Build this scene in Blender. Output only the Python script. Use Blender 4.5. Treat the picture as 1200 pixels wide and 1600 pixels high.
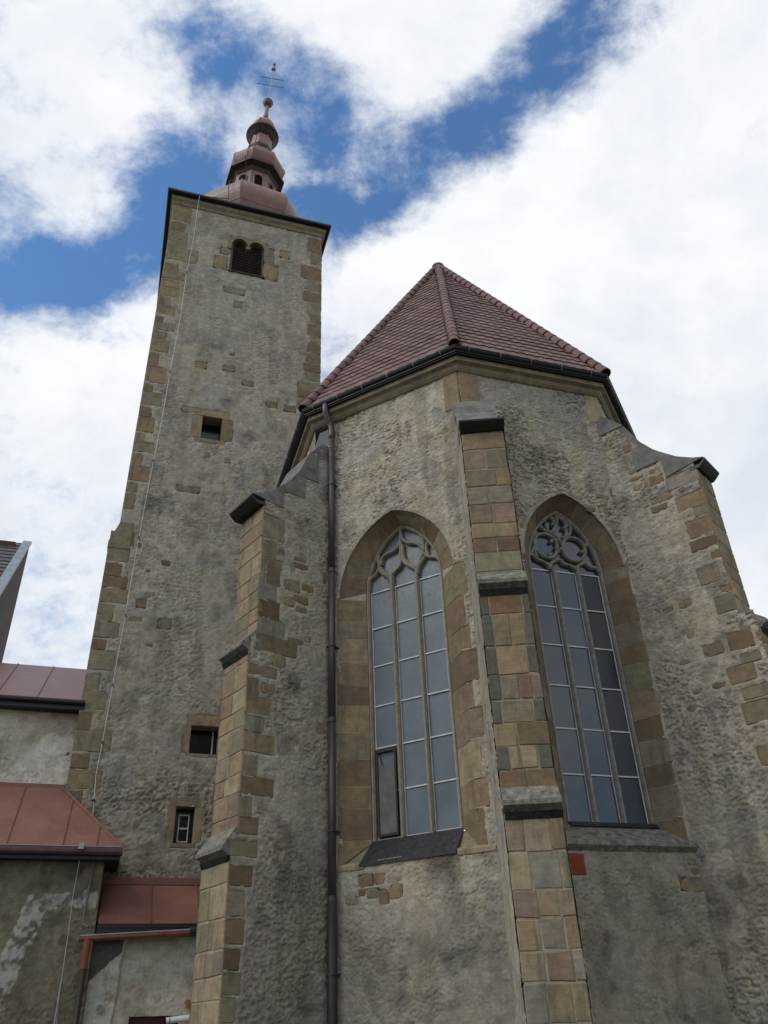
import bpy, bmesh, math, random
import numpy as np
from mathutils import Matrix, Vector

for o in list(bpy.data.objects): bpy.data.objects.remove(o)
scene = bpy.context.scene
C = scene.collection
random.seed(7)
rng = np.random.default_rng(7)

# ------------------------------------------------------------------ camera
F_PX, PITCH, ROLL = 1263.2, math.radians(32.970), math.radians(-2.359)
CAM = np.array([0, 0, 1.6])
fw = np.array([0, math.cos(PITCH), math.sin(PITCH)])
r0 = np.array([1.0, 0, 0]); u0_ = np.array([0, -math.sin(PITCH), math.cos(PITCH)])
rt = math.cos(ROLL)*r0 + math.sin(ROLL)*u0_
up = -math.sin(ROLL)*r0 + math.cos(ROLL)*u0_
cd = bpy.data.cameras.new('camera'); cam = bpy.data.objects.new('camera', cd); C.objects.link(cam)
cd.sensor_fit = 'VERTICAL'; cd.sensor_height = 32; cd.sensor_width = 24; cd.lens = F_PX/1600*32
cd.clip_end = 3000; cd.clip_start = .05
M = Matrix.Identity(4)
for i in range(3):
    M[i][0], M[i][1], M[i][2], M[i][3] = rt[i], up[i], -fw[i], CAM[i]
cam.matrix_world = M
scene.camera = cam

def ray(x, y):
    d = fw + rt*(x-600)/F_PX + up*(800-y)/F_PX
    return d/np.linalg.norm(d)
def hit(x, y, P, n):                      # photo pixel -> point on a plane of the building
    d = ray(x, y); t = ((np.asarray(P)-CAM)@n)/(d@n)
    return CAM + d*t
def az(a): a = math.radians(a); return np.array([math.sin(a), math.cos(a), 0])
ZH = np.array([0, 0, 1.0])

# ------------------------------------------------------------------ world, sun, exposure
SUN_AZ, SUN_EL = -118, 44
world = bpy.data.worlds.new('World'); scene.world = world; world.use_nodes = True
def build_world():
    nt = world.node_tree; N = nt.nodes; L = nt.links; N.clear()
    out = N.new('ShaderNodeOutputWorld'); bg = N.new('ShaderNodeBackground'); L.new(bg.outputs[0], out.inputs[0])
    bg.inputs['Strength'].default_value = 0.15
    sky = N.new('ShaderNodeTexSky'); sky.sky_type = 'NISHITA'; sky.sun_disc = False
    sky.sun_elevation = math.radians(SUN_EL); sky.sun_rotation = math.radians(SUN_AZ % 360)
    sky.air_density = 1.15; sky.dust_density = .1; sky.ozone_density = 4.0
    tc = N.new('ShaderNodeTexCoord')
    def math_(op, a, b=None, clamp=False):
        n = N.new('ShaderNodeMath'); n.operation = op; n.use_clamp = clamp
        for i, v in enumerate((a, b)):
            if v is None: continue
            if isinstance(v, (int, float)): n.inputs[i].default_value = v
            else: L.new(v, n.inputs[i])
        return n.outputs[0]
    def noise(vec, scale, detail, rough, lac=2.0, dist=0.0):
        n = N.new('ShaderNodeTexNoise'); L.new(vec, n.inputs['Vector'])
        n.inputs['Scale'].default_value = scale; n.inputs['Detail'].default_value = detail
        n.inputs['Roughness'].default_value = rough; n.inputs['Lacunarity'].default_value = lac
        n.inputs['Distortion'].default_value = dist
        return n.outputs['Fac']
    mp = N.new('ShaderNodeMapping'); L.new(tc.outputs['Generated'], mp.inputs[0])
    mp.inputs['Rotation'].default_value = (math.radians(20), math.radians(-35), math.radians(10)); mp.inputs['Scale'].default_value = (1.0, 1.2, 1.35); mp.inputs['Location'].default_value = (2.3, 1.1, .4)
    big = noise(mp.outputs[0], 3.2, 3, .5)
    mid = noise(mp.outputs[0], 8.5, 9, .66, 2.0, .12)
    cover = math_('ADD', math_('MULTIPLY', big, .55), math_('MULTIPLY', mid, 1.25))
    # breaks in the cloud, each a soft hole in the cover
    breaks = [(535,285,.11,.36),(595,325,.08,.28),(700,228,.09,.46),(765,190,.05,.30),(845,140,.06,.32),(860,55,.08,.26),
              (950,75,.085,.34),(1080,65,.07,.26),(485,135,.065,.32),(360,125,.06,.18),(285,262,.07,.34),(235,345,.06,.26),
              (60,420,.10,.34),(155,455,.085,.34),(228,405,.05,.22),(-80,440,.14,.30),(260,40,.10,.14)]
    banks = [(1000,420,.36,.34),(1100,800,.4,.3),(1170,230,.20,.2),(690,60,.12,.20),(90,190,.15,.12),(110,600,.24,.28),(640,430,.12,.24),(60,330,.06,.12)]
    hole = None
    for x, y, rad, st in breaks + [(a, b, c, -d_) for a, b, c, d_ in banks]:
        d = N.new('ShaderNodeVectorMath'); d.operation = 'DISTANCE'; L.new(tc.outputs['Generated'], d.inputs[0]); d.inputs[1].default_value = tuple(ray(x, y))
        m = N.new('ShaderNodeMapRange'); m.interpolation_type = 'SMOOTHSTEP'; L.new(d.outputs['Value'], m.inputs['Value'])
        m.inputs['From Min'].default_value = 0; m.inputs['From Max'].default_value = rad*1.35; m.inputs['To Min'].default_value = st; m.inputs['To Max'].default_value = 0
        hole = m.outputs[0] if hole is None else math_('ADD', hole, m.outputs[0])
    hole = math_('MINIMUM', math_('MAXIMUM', hole, -.32), .36)
    c2 = math_('SUBTRACT', cover, hole)
    mr = N.new('ShaderNodeMapRange'); mr.interpolation_type = 'SMOOTHSTEP'; L.new(c2, mr.inputs['Value'])
    mr.inputs['From Min'].default_value = .52; mr.inputs['From Max'].default_value = .98
    # brighter and greyer lumps inside the cloud
    lump = noise(mp.outputs[0], 3.4, 7, .62, 2.0, .15)
    ramp = N.new('ShaderNodeValToRGB'); L.new(lump, ramp.inputs[0])
    ramp.color_ramp.elements[0].position = .32; ramp.color_ramp.elements[0].color = (4.9, 5.25, 5.75, 1)
    ramp.color_ramp.elements[1].position = .60; ramp.color_ramp.elements[1].color = (6.5, 6.65, 6.85, 1)
    mix = N.new('ShaderNodeMix'); mix.data_type = 'RGBA'; L.new(mr.outputs[0], mix.inputs[0])
    hs = N.new('ShaderNodeHueSaturation'); L.new(sky.outputs[0], hs.inputs['Color']); hs.inputs['Saturation'].default_value = 1.12; hs.inputs['Value'].default_value = 1.12
    L.new(hs.outputs[0], mix.inputs[6]); L.new(ramp.outputs[0], mix.inputs[7])
    L.new(mix.outputs[2], bg.inputs['Color'])
build_world()
sd = bpy.data.lights.new('sun', 'SUN'); sun = bpy.data.objects.new('sun', sd); C.objects.link(sun)
sd.energy = 1.3; sd.angle = math.radians(34); sd.color = (1, .95, .87)
sv = az(SUN_AZ)*math.cos(math.radians(SUN_EL)) + ZH*math.sin(math.radians(SUN_EL))
sun.rotation_euler = Vector(sv).to_track_quat('Z', 'Y').to_euler(); sun.location = (-20, -10, 40)
vs = scene.view_settings
vs.view_transform = 'Standard'; vs.look = 'None'; vs.exposure = 0.0; vs.gamma = 1.0; vs.use_curve_mapping = False

# ------------------------------------------------------------------ helpers
def tag(o, label=None, cat=None, group=None, kind=None):
    for k, v in (('label', label), ('category', cat), ('group', group), ('kind', kind)):
        if v: o[k] = v
    return o
WL = {}                                    # world position of every object that may be a parent
def empty(name, loc, parent=None):
    o = bpy.data.objects.new(name, None); C.objects.link(o)
    loc = np.asarray(loc, float); o.empty_display_size = .3
    if parent is not None: o.parent = parent; o.location = loc - WL[parent.name]
    else: o.location = loc
    WL[o.name] = loc
    return o
def link(name, me, loc, mat, parent, color=None, kind=None):
    if mat is not None and not me.materials: me.materials.append(mat)
    o = bpy.data.objects.new(name, me); C.objects.link(o)
    loc = np.asarray(loc, float)
    if parent is not None: o.parent = parent; o.location = loc - WL[parent.name]
    else: o.location = loc
    WL[o.name] = loc
    if color is not None: o.color = (*color, 1)
    if kind: o['kind'] = kind
    return o
def mk(name, V, Fc, mat, parent=None, color=None, kind=None, smooth=False):
    V = np.asarray(V, float); c = (V.min(0)+V.max(0))/2
    me = bpy.data.meshes.new(name); me.from_pydata((V-c).tolist(), [], [tuple(f) for f in Fc]); me.update()
    if smooth: me.polygons.foreach_set('use_smooth', np.ones(len(me.polygons), bool))
    bm = bmesh.new(); bm.from_mesh(me); bmesh.ops.recalc_face_normals(bm, faces=bm.faces); bm.to_mesh(me); bm.free()
    return link(name, me, c, mat, parent, color, kind)
class MB:                                  # collects pieces of ONE thing
    def __init__(s): s.V = []; s.F = []
    def add(s, V, Fc):
        k = len(s.V); s.V += [tuple(v) for v in V]; s.F += [tuple(i+k for i in f) for f in Fc]
    def build(s, name, mat, parent=None, **kw): return mk(name, s.V, s.F, mat, parent, **kw)
BOXF = [(0,1,2,3),(7,6,5,4),(0,4,5,1),(1,5,6,2),(2,6,7,3),(3,7,4,0)]
def boxv(O, a, b, c, A, B, Cc):            # box from ranges along three directions
    V = []
    for z in Cc:
        for x, y in ((A[0],B[0]),(A[1],B[0]),(A[1],B[1]),(A[0],B[1])): V.append(O + a*x + b*y + c*z)
    return V
def tube(P, r, n=8, cap=True, squash=None):
    P = [np.asarray(p, float) for p in P]; V = []; Fc = []
    rr = r if hasattr(r, '__len__') else [r]*len(P)
    ref = None
    for i, p in enumerate(P):
        t = (P[min(i+1, len(P)-1)] - P[max(i-1, 0)]); t = t/np.linalg.norm(t)
        if ref is None:
            ref = np.cross(t, ZH) if abs(t[2]) < .9 else np.cross(t, np.array([1.0, 0, 0]))
        a = ref - t*(ref@t); a /= np.linalg.norm(a); b = np.cross(t, a); ref = a
        if squash is not None:             # elliptical section: squash = (normal, factor)
            pass
        for k in range(n):
            an = 2*math.pi*(k+.5)/n; V.append(p + rr[i]*(math.cos(an)*a + math.sin(an)*b))
    for i in range(len(P)-1):
        for k in range(n):
            k2 = (k+1) % n; Fc.append((i*n+k, i*n+k2, (i+1)*n+k2, (i+1)*n+k))
    if cap: Fc.append(tuple(range(n-1, -1, -1))); Fc.append(tuple((len(P)-1)*n+k for k in range(n)))
    return V, Fc
def prism(poly, d):                        # planar polygon pushed along d
    n = len(poly); V = [np.asarray(p) for p in poly] + [np.asarray(p)+d for p in poly]
    Fc = [tuple(range(n)), tuple(range(2*n-1, n-1, -1))] + [(i, (i+1) % n, n+(i+1) % n, n+i) for i in range(n)]
    return V, Fc
def smooth_curve(pts, k=4):                # Catmull-Rom through points
    P = [np.asarray(p, float) for p in pts]; P = [2*P[0]-P[1]] + P + [2*P[-1]-P[-2]]; out = []
    for i in range(1, len(P)-2):
        for j in range(k):
            t = j/k; a, b, c, d = P[i-1], P[i], P[i+1], P[i+2]
            out.append(.5*((2*b)+(c-a)*t+(2*a-5*b+4*c-d)*t*t+(3*b-a-3*c+d)*t**3))
    out.append(P[-2]); return out

def _h(ix, iy, seed):
    n = (ix.astype(np.int64)*374761393 + iy.astype(np.int64)*668265263 + seed*1442695041) & 0xffffffff
    n = ((n ^ (n >> 13))*1274126177) & 0xffffffff
    n = ((n ^ (n >> 16))*2246822519) & 0xffffffff
    return ((n ^ (n >> 15)) & 0xffffff)/float(0xffffff)
def vn(x, y, seed=0):
    ix = np.floor(x); iy = np.floor(y); fx = x-ix; fy = y-iy
    fx = fx*fx*fx*(fx*(fx*6-15)+10); fy = fy*fy*fy*(fy*(fy*6-15)+10)
    a = _h(ix, iy, seed); b = _h(ix+1, iy, seed); c = _h(ix, iy+1, seed); d = _h(ix+1, iy+1, seed)
    return (a*(1-fx)+b*fx)*(1-fy) + (c*(1-fx)+d*fx)*fy
def fbm(x, y, oct=5, seed=0, gain=.5):
    s = 0; a = 1; t = 0
    for i in range(oct):
        c, q = math.cos(.7*i), math.sin(.7*i)
        s = s + a*vn((x*c-y*q)*2**i+i*17.3, (x*q+y*c)*2**i+i*9.1, seed+i); t += a; a *= gain
    return s/t
def sstep(a, b, x): t = np.clip((x-a)/(b-a), 0, 1); return t*t*(3-2*t)

# ------------------------------------------------------------------ materials
def mat_new(name):
    m = bpy.data.materials.new(name); m.use_nodes = True; nt = m.node_tree
    return m, nt, nt.nodes, nt.links, nt.nodes['Principled BSDF']
def n_noise(N, L, scale, detail=6, rough=.6, vec=None, dist=0):
    n = N.new('ShaderNodeTexNoise'); n.inputs['Scale'].default_value = scale; n.inputs['Detail'].default_value = detail
    n.inputs['Roughness'].default_value = rough; n.inputs['Distortion'].default_value = dist
    if vec is not None: L.new(vec, n.inputs['Vector'])
    return n
def n_mix(N, L, a, b, fac, mode='MIX'):
    m = N.new('ShaderNodeMix'); m.data_type = 'RGBA'; m.blend_type = mode
    for sock, v in ((m.inputs[0], fac), (m.inputs[6], a), (m.inputs[7], b)):
        if isinstance(v, (int, float)): sock.default_value = v
        elif isinstance(v, tuple): sock.default_value = (*v, 1) if len(v) == 3 else v
        else: L.new(v, sock)
    return m.outputs[2]
def n_ramp(N, L, src, stops):
    r = N.new('ShaderNodeValToRGB'); L.new(src, r.inputs[0]); e = r.color_ramp.elements
    while len(e) < len(stops): e.new(.5)
    for i, (p, c) in enumerate(stops): e[i].position = p; e[i].color = (*c, 1) if len(c) == 3 else (c[0],)*3+(1,)
    return r.outputs[0]
def n_bump(N, L, b, height, strength, dist=.02, normal=None):
    n = N.new('ShaderNodeBump'); n.inputs['Strength'].default_value = strength; n.inputs['Distance'].default_value = dist
    L.new(height, n.inputs['Height'])
    if normal is not None: L.new(normal, n.inputs['Normal'])
    L.new(n.outputs[0], b.inputs['Normal']); return n.outputs[0]
def geo_pos(N):
    g = N.new('ShaderNodeNewGeometry'); return g.outputs['Position']
def mat_plaster(name='plaster'):
    m, nt, N, L, b = mat_new(name)
    at = N.new('ShaderNodeAttribute'); at.attribute_name = 'tint'
    p = geo_pos(N)
    f1 = n_noise(N, L, 38, 8, .7, p); f2 = n_noise(N, L, 7, 6, .65, p)
    v1 = n_ramp(N, L, f1.outputs['Fac'], [(.25, (.72, .72, .73)), (.75, (1.25, 1.24, 1.22))])
    v2 = n_ramp(N, L, f2.outputs['Fac'], [(.28, (.80, .80, .80)), (.72, (1.16, 1.15, 1.12))])
    c = n_mix(N, L, at.outputs['Color'], v1, 1.0, 'MULTIPLY'); c = n_mix(N, L, c, v2, 1.0, 'MULTIPLY')
    L.new(c, b.inputs['Base Color']); b.inputs['Roughness'].default_value = .95; b.inputs['Specular IOR Level'].default_value = .15
    f3 = n_noise(N, L, 70, 8, .75, p); n_bump(N, L, b, f3.outputs['Fac'], .55, .03)
    return m
def mat_stone(name='sandstone'):
    m, nt, N, L, b = mat_new(name)
    oi = N.new('ShaderNodeObjectInfo'); p = geo_pos(N)
    f1 = n_noise(N, L, 5.5, 7, .65, p, .4); f2 = n_noise(N, L, 55, 6, .7, p); f3 = n_noise(N, L, 2.2, 5, .6, p)
    mp = N.new('ShaderNodeMapping'); L.new(p, mp.inputs[0]); mp.inputs['Scale'].default_value = (1, 1, 7)
    f4 = n_noise(N, L, 4, 4, .6, mp.outputs[0], .5)
    v1 = n_ramp(N, L, f1.outputs['Fac'], [(.28, (.66, .66, .70)), (.72, (1.25, 1.22, 1.15))])
    v2 = n_ramp(N, L, f2.outputs['Fac'], [(.25, (.84, .84, .84)), (.75, (1.14, 1.14, 1.14))])
    v4 = n_ramp(N, L, f4.outputs['Fac'], [(.3, (.86, .85, .84)), (.7, (1.1, 1.08, 1.05))])
    c = n_mix(N, L, oi.outputs['Color'], v1, 1.0, 'MULTIPLY'); c = n_mix(N, L, c, v2, 1.0, 'MULTIPLY'); c = n_mix(N, L, c, v4, 1.0, 'MULTIPLY')
    st = n_ramp(N, L, f3.outputs['Fac'], [(.52, (0, 0, 0)), (.72, (.6, .6, .6))])
    c = n_mix(N, L, c, (.125, .118, .09), st)
    mq = N.new('ShaderNodeMapping'); L.new(p, mq.inputs[0]); mq.inputs['Scale'].default_value = (1, 1, .16)
    f5 = n_noise(N, L, 7, 6, .65, mq.outputs[0], .3); sk = n_ramp(N, L, f5.outputs['Fac'], [(.54, (0, 0, 0)), (.68, (.7, .7, .7))])
    c = n_mix(N, L, c, (.105, .10, .075), sk)
    f6 = n_noise(N, L, 12, 7, .7, p, .6); wh = n_ramp(N, L, f6.outputs['Fac'], [(.66, (0, 0, 0)), (.76, (.55, .55, .55))])
    c = n_mix(N, L, c, (.36, .335, .27), wh)
    L.new(c, b.inputs['Base Color']); b.inputs['Roughness'].default_value = .9; b.inputs['Specular IOR Level'].default_value = .2
    bb = n_noise(N, L, 42, 9, .72, p); n_bump(N, L, b, bb.outputs['Fac'], .45, .02)
    return m
def mat_plain(name, col, rough=.6, metal=0, var=.18, scale=6, bump=.1, spec=.4, streak=0):
    m, nt, N, L, b = mat_new(name); p = geo_pos(N)
    f = n_noise(N, L, scale, 7, .65, p)
    v = n_ramp(N, L, f.outputs['Fac'], [(.25, (1-var*1.6,)*3), (.75, (1+var*1.6,)*3)])
    c = n_mix(N, L, col, v, 1.0, 'MULTIPLY')
    if streak:
        mp = N.new('ShaderNodeMapping'); L.new(p, mp.inputs[0]); mp.inputs['Scale'].default_value = (1, 1, .12)
        g = n_noise(N, L, 14, 5, .6, mp.outputs[0])
        w = n_ramp(N, L, g.outputs['Fac'], [(.3, (1-streak,)*3), (.7, (1+streak,)*3)]); c = n_mix(N, L, c, w, 1.0, 'MULTIPLY')
    L.new(c, b.inputs['Base Color']); b.inputs['Roughness'].default_value = rough; b.inputs['Metallic'].default_value = metal
    b.inputs['Specular IOR Level'].default_value = spec
    if bump:
        f2 = n_noise(N, L, scale*9, 6, .7, p); n_bump(N, L, b, f2.outputs['Fac'], bump, .01)
    return m
def mat_tile():
    m, nt, N, L, b = mat_new('clay_tile'); p = geo_pos(N)
    f = n_noise(N, L, 2.2, 6, .7, p); f2 = n_noise(N, L, 24, 6, .7, p)
    c = n_ramp(N, L, f.outputs['Fac'], [(.25, (.115, .062, .058)), (.5, (.15, .085, .078)), (.78, (.185, .11, .10))])
    v = n_ramp(N, L, f2.outputs['Fac'], [(.25, (.72,)*3), (.75, (1.22,)*3)]); c = n_mix(N, L, c, v, 1.0, 'MULTIPLY')
    at = N.new('ShaderNodeAttribute'); at.attribute_name = 'tilev'
    v3 = n_ramp(N, L, at.outputs['Fac'], [(0, (.70, .68, .70)), (1, (1.28, 1.25, 1.22))]); c = n_mix(N, L, c, v3, 1.0, 'MULTIPLY')
    L.new(c, b.inputs['Base Color']); b.inputs['Roughness'].default_value = .62; b.inputs['Specular IOR Level'].default_value = .35
    n_bump(N, L, b, f2.outputs['Fac'], .2, .01)
    return m
def mat_glass(name, col, rough=.12, grid=True, spec=.9):
    m, nt, N, L, b = mat_new(name); p = geo_pos(N)
    f = n_noise(N, L, 1.3, 4, .6, p); f2 = n_noise(N, L, 20, 5, .6, p)
    v = n_ramp(N, L, f.outputs['Fac'], [(.3, (.75,)*3), (.7, (1.2,)*3)])
    c = n_mix(N, L, col, v, 1.0, 'MULTIPLY')
    L.new(c, b.inputs['Base Color']); b.inputs['Specular IOR Level'].default_value = spec; b.inputs['IOR'].default_value = 1.6
    r = n_ramp(N, L, f2.outputs['Fac'], [(.3, (rough*.7,)*3), (.7, (rough*1.5,)*3)]); L.new(r, b.inputs['Roughness'])
    f3 = n_noise(N, L, 3.5, 3, .5, p); n_bump(N, L, b, f3.outputs['Fac'], .06, .05)
    return m
M_PL = mat_plaster(); M_ST = mat_stone()
M_MORTAR = mat_plain('lime_mortar', (.37, .34, .28), .95, var=.2, scale=9, bump=.4, spec=.1)
M_BED = mat_plain('weathered_bedding_mortar', (.285, .255, .195), .95, var=.28, scale=7, bump=.4, spec=.1)
M_DRIPSHADE = mat_plain('painted_drip_shadow', (.028, .027, .024), .9, var=.5, scale=14, bump=.4, spec=.1)  # shade under the set-offs, given as a near-black colour
M_TILE = mat_tile()
M_BLACK = mat_plain('black_gutter_paint', (.014, .014, .016), .45, var=.2, bump=.03, spec=.3)
M_PIPE = mat_plain('brown_grey_pipe_paint', (.055, .045, .046), .42, var=.15, bump=.03, spec=.5)
M_BRK = mat_plain('worn_grey_bracket', (.16,.16,.165), .5, var=.2, bump=.03)
M_IRON = mat_plain('old_cast_iron', (.030, .023, .021), .6, var=.25, bump=.1)
M_SLAB = mat_plain('weathered_grey_slab', (.16, .155, .145), .85, var=.32, scale=5, bump=.5, spec=.2)
M_LEDGE = mat_plain('lichen_covered_ledge', (.17, .165, .14), .92, var=.5, scale=11, bump=.6, spec=.15)
M_TRAC = mat_plain('carved_tracery_stone', (.25, .225, .175), .9, var=.22, scale=9, bump=.3, spec=.2)
M_TRACG = mat_plain('grey_tracery_stone', (.235, .225, .205), .9, var=.25, scale=9, bump=.3, spec=.2)
M_BAR = mat_plain('pale_lead_bar', (.55, .56, .57), .5, var=.2, bump=.05)
M_GLA = mat_glass('dull_blue_glass', (.095, .13, .155), .34, spec=.35)
M_GLB = mat_glass('reflecting_glass', (.028, .042, .055), .07, spec=.62)
M_GLD = mat_glass('dark_glass', (.006, .007, .009), .15, spec=.35)
M_SHEET = mat_plain('dark_sill_sheet', (.022, .021, .026), .55, var=.5, scale=12, bump=.2)
def flaking(m, pale=(.20, .185, .155)):
    nt = m.node_tree; N = nt.nodes; L = nt.links; b = N['Principled BSDF']; src = b.inputs['Base Color'].links[0].from_socket
    f = n_noise(N, L, 9, 8, .75, geo_pos(N), .5); k = n_ramp(N, L, f.outputs['Fac'], [(.60, (0, 0, 0)), (.68, (.8, .8, .8))])
    L.new(n_mix(N, L, src, pale, k), b.inputs['Base Color'])
flaking(M_SHEET); flaking(M_LEDGE, (.38, .36, .31))
M_COPPER = mat_plain('brown_copper_sheet', (.205, .108, .088), .48, metal=.0, var=.2, scale=2.5, bump=.05, spec=.5)
M_COPD = mat_plain('dark_brown_soffit', (.045, .028, .026), .6, var=.2, bump=.05)
M_EAVE = mat_plain('black_eave_sheet', (.014, .013, .016), .5, var=.2, bump=.02)
M_LOUV = mat_plain('brown_louvre_paint', (.075, .042, .038), .6, var=.25, bump=.1)
M_RED = mat_plain('red_oxide_roof_sheet', (.185, .084, .062), .55, var=.16, scale=1.6, bump=.06, spec=.35, streak=.08)
M_REDW = mat_plain('glossy_brown_roof_sheet', (.15, .062, .05), .35, var=.16, scale=2.2, bump=.08, spec=.5)
M_REDP = mat_plain('red_oxide_pipe_paint', (.20, .065, .04), .5, var=.2, bump=.05)
M_WIRE = mat_plain('galvanised_wire', (.55, .56, .57), .45, metal=.3, var=.1, bump=0)
M_STEEL = mat_plain('polished_steel', (.26, .27, .29), .35, metal=.7, var=.1, bump=0)
M_DARK = mat_plain('dark_interior', (.006, .006, .007), .9, var=.1, bump=0, spec=.1)
M_WHITE = mat_plain('white_plastic', (.75, .76, .77), .35, var=.05, bump=0)
M_ORANGE = mat_plain('rust_orange_paint', (.42, .12, .03), .5, var=.2, bump=.05)
M_DOOR = mat_plain('dark_red_door_paint', (.075, .014, .014), .5, var=.2, bump=.05)
M_SLATE = mat_plain('grey_slate', (.11, .105, .11), .7, var=.35, scale=5, bump=.3)
M_LEAD = mat_plain('blue_grey_zinc_verge', (.26, .31, .34), .55, metal=.2, var=.2, bump=.05)
M_BROWN = mat_plain('brown_gable_boards', (.075, .048, .037), .8, var=.3, scale=4, bump=.3)
M_GRASS = mat_plain('worn_courtyard_grass', (.085, .085, .045), .95, var=.4, scale=3, bump=.6, spec=.1)

# stone colours
OC, OL, BR, DK, GY, RD, GB, PK, TN = (.275,.215,.135), (.235,.205,.145), (.205,.152,.098), (.155,.110,.070), (.25,.235,.19), (.235,.145,.10), (.125,.122,.098), (.265,.20,.145), (.305,.255,.175)
def jit(c, a=.12):
    k = 1+random.uniform(-a, a); return tuple(max(.01, x*k*(1+random.uniform(-.04, .04))) for x in c)

# ------------------------------------------------------------------ frames of the walls
ZE = 13.359
P2 = np.array([1.576, 11.966, 0]); aB, aA = 3.5, 3.781
azB = 72.02; azA = azB-135+2.2; azZ = azB-90; azY = azB-45
P1 = P2 + aA*az(azA); P3 = P2 + aB*az(azB); P4 = P3 + aB*az(azY)
nB = az(azB+90); nA = az(azA-90); nZ = az(azZ-90); nY = az(azY+90); nX = -nZ
CHOIR_BACK = 5.6
def inter(p, d, q, e):
    s = np.linalg.solve(np.array([d[:2], -e[:2]]).T, (q-p)[:2]); return p+d*s[0]
def ring(o):                               # the choir's outline moved inwards by o
    A0, B0, Z0, Y0, X0 = P2-nA*o, P2-nB*o, P1-nZ*o, P3-nY*o, P4-nX*o
    w1 = inter(Z0, az(azZ), A0, az(azA)); w2 = inter(A0, az(azA), B0, az(azB))
    w3 = inter(B0, az(azB), Y0, az(azY)); w4 = inter(Y0, az(azY), X0, az(azZ))
    back = P1 + az(azZ)*CHOIR_BACK
    return [inter(Z0, az(azZ), back, az(azB)), w1, w2, w3, w4, inter(X0, az(azZ), back, az(azB))]
OFF = .35
WZ, W1, W2, W3, W4, WX = ring(OFF)
class Frame:                               # a wall plane: u along it, z up, n out of it
    def __init__(s, O, u, n): s.O = np.asarray(O, float); s.u = u; s.n = n; s.stones = []; s.arches = []
    def pt(s, u, z, d=0): return s.O + s.u*u + ZH*z + s.n*d
    def px(s, x, y, r=0):
        h = hit(x, y, s.O - s.n*r, s.n); return (h-s.O)@s.u, h[2]
    def rect(s, x0, y0, x1, y1):
        xm, ym = (x0+x1)/2, (y0+y1)/2
        return s.px(x0, ym)[0], s.px(x1, ym)[0], s.px(xm, y1)[1], s.px(xm, y0)[1]
FA = Frame(W1, -az(azA), nA); FB = Frame(W2, az(azB), nB)
azT = 71.5; tx = az(azT); tn = az(azT+90)
FT = Frame((-7.0606, 18.2033, 0), tx, tn)
LA = np.linalg.norm(W2-W1); LB = np.linalg.norm(W3-W2)

def stone(fr, u0, u1, z0, z1, col, parent, name='stone', proud=.005, back=.12, bev=.012, jt=.01, reg=True, mat=None):
    if u1 < u0: u0, u1 = u1, u0
    if z1 < z0: z0, z1 = z1, z0
    j = lambda: random.uniform(-jt, jt)
    q = [(u0+j()*.5, z0+j()), (u1+j()*.5, z0+j()), (u1+j()*.5, z1+j()), (u0+j()*.5, z1+j())]
    cu, cz = (u0+u1)/2, (z0+z1)/2; e = min(bev, (u1-u0)*.2, (z1-z0)*.2)
    ins = [(u+(e if u < cu else -e), z+(e if z < cz else -e)) for u, z in q]
    t = [random.uniform(-.003, .003) for _ in range(4)]
    V = [fr.pt(u, z, proud+t[i]) for i, (u, z) in enumerate(ins)] + [fr.pt(u, z, proud-e) for u, z in q] + [fr.pt(u, z, -back) for u, z in q]
    Fc = [(0,1,2,3)] + [(i, i+4, (i+1) % 4+4, (i+1) % 4) for i in range(4)] + [(i+4, i+8, (i+1) % 4+8, (i+1) % 4+4) for i in range(4)] + [(11,10,9,8)]
    o = mk(name, V, Fc, mat or M_ST, parent, color=jit(col))
    if reg: fr.stones.append((u0, u1, z0, z1, 0))
    return o
def rubble(fr, u0, u1, z0, z1, col, parent, name='rubble_stone', proud=.012):
    if u1 < u0: u0, u1 = u1, u0
    if z1 < z0: z0, z1 = z1, z0
    n = random.randint(7, 10); cu, cz, a, b = (u0+u1)/2, (z0+z1)/2, (u1-u0)/2*1.18, (z1-z0)/2*1.18
    u0, u1, z0, z1 = cu-a, cu+a, cz-b, cz+b
    R1 = []; R2 = []; R3 = []
    for k in range(n):
        t = 2*math.pi*k/n + random.uniform(-.2, .2); c, s_ = math.cos(t), math.sin(t)
        f = (abs(c)**3+abs(s_)**3)**(-1/3)*random.uniform(.78, 1.12)
        R1.append(fr.pt(cu+a*c*f, cz+b*s_*f, -.06)); R2.append(fr.pt(cu+a*c*f*.97, cz+b*s_*f*.97, proud*.35)); R3.append(fr.pt(cu+a*c*f*.72, cz+b*s_*f*.72, proud+random.uniform(-.006, .006)))
    V = R1+R2+R3; Fc = [tuple(range(2*n, 3*n)), tuple(range(n-1, -1, -1))]
    for k in range(n):
        k2 = (k+1) % n; Fc += [(k, k2, n+k2, n+k), (n+k, n+k2, 2*n+k2, 2*n+k)]
    o = mk(name, V, Fc, M_ST, parent, color=jit(col))
    fr.stones.append((u0-.03, u1+.03, z0-.02, z1+.02, 1)); return o
def stones_px(fr, off, sc, lst, parent, fn=stone, umin=None, umax=None, name=None):
    for x0, y0, x1, y1, col in lst:
        a = [off[0]+x0/sc, off[1]+y0/sc, off[0]+x1/sc, off[1]+y1/sc]
        u0, u1, z0, z1 = fr.rect(*a)
        if u1 < u0: u0, u1 = u1, u0
        if umin is not None: u0 = max(u0, umin); u1 = max(u1, u0+.1)
        if umax is not None: u1 = min(u1, umax); u0 = min(u0, u1-.1)
        g = .006 if fn is stone else 0
        if name: fn(fr, u0, u1, z0+g, z1-g, col, parent, name=name)
        else: fn(fr, u0, u1, z0+g, z1-g, col, parent)

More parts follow.
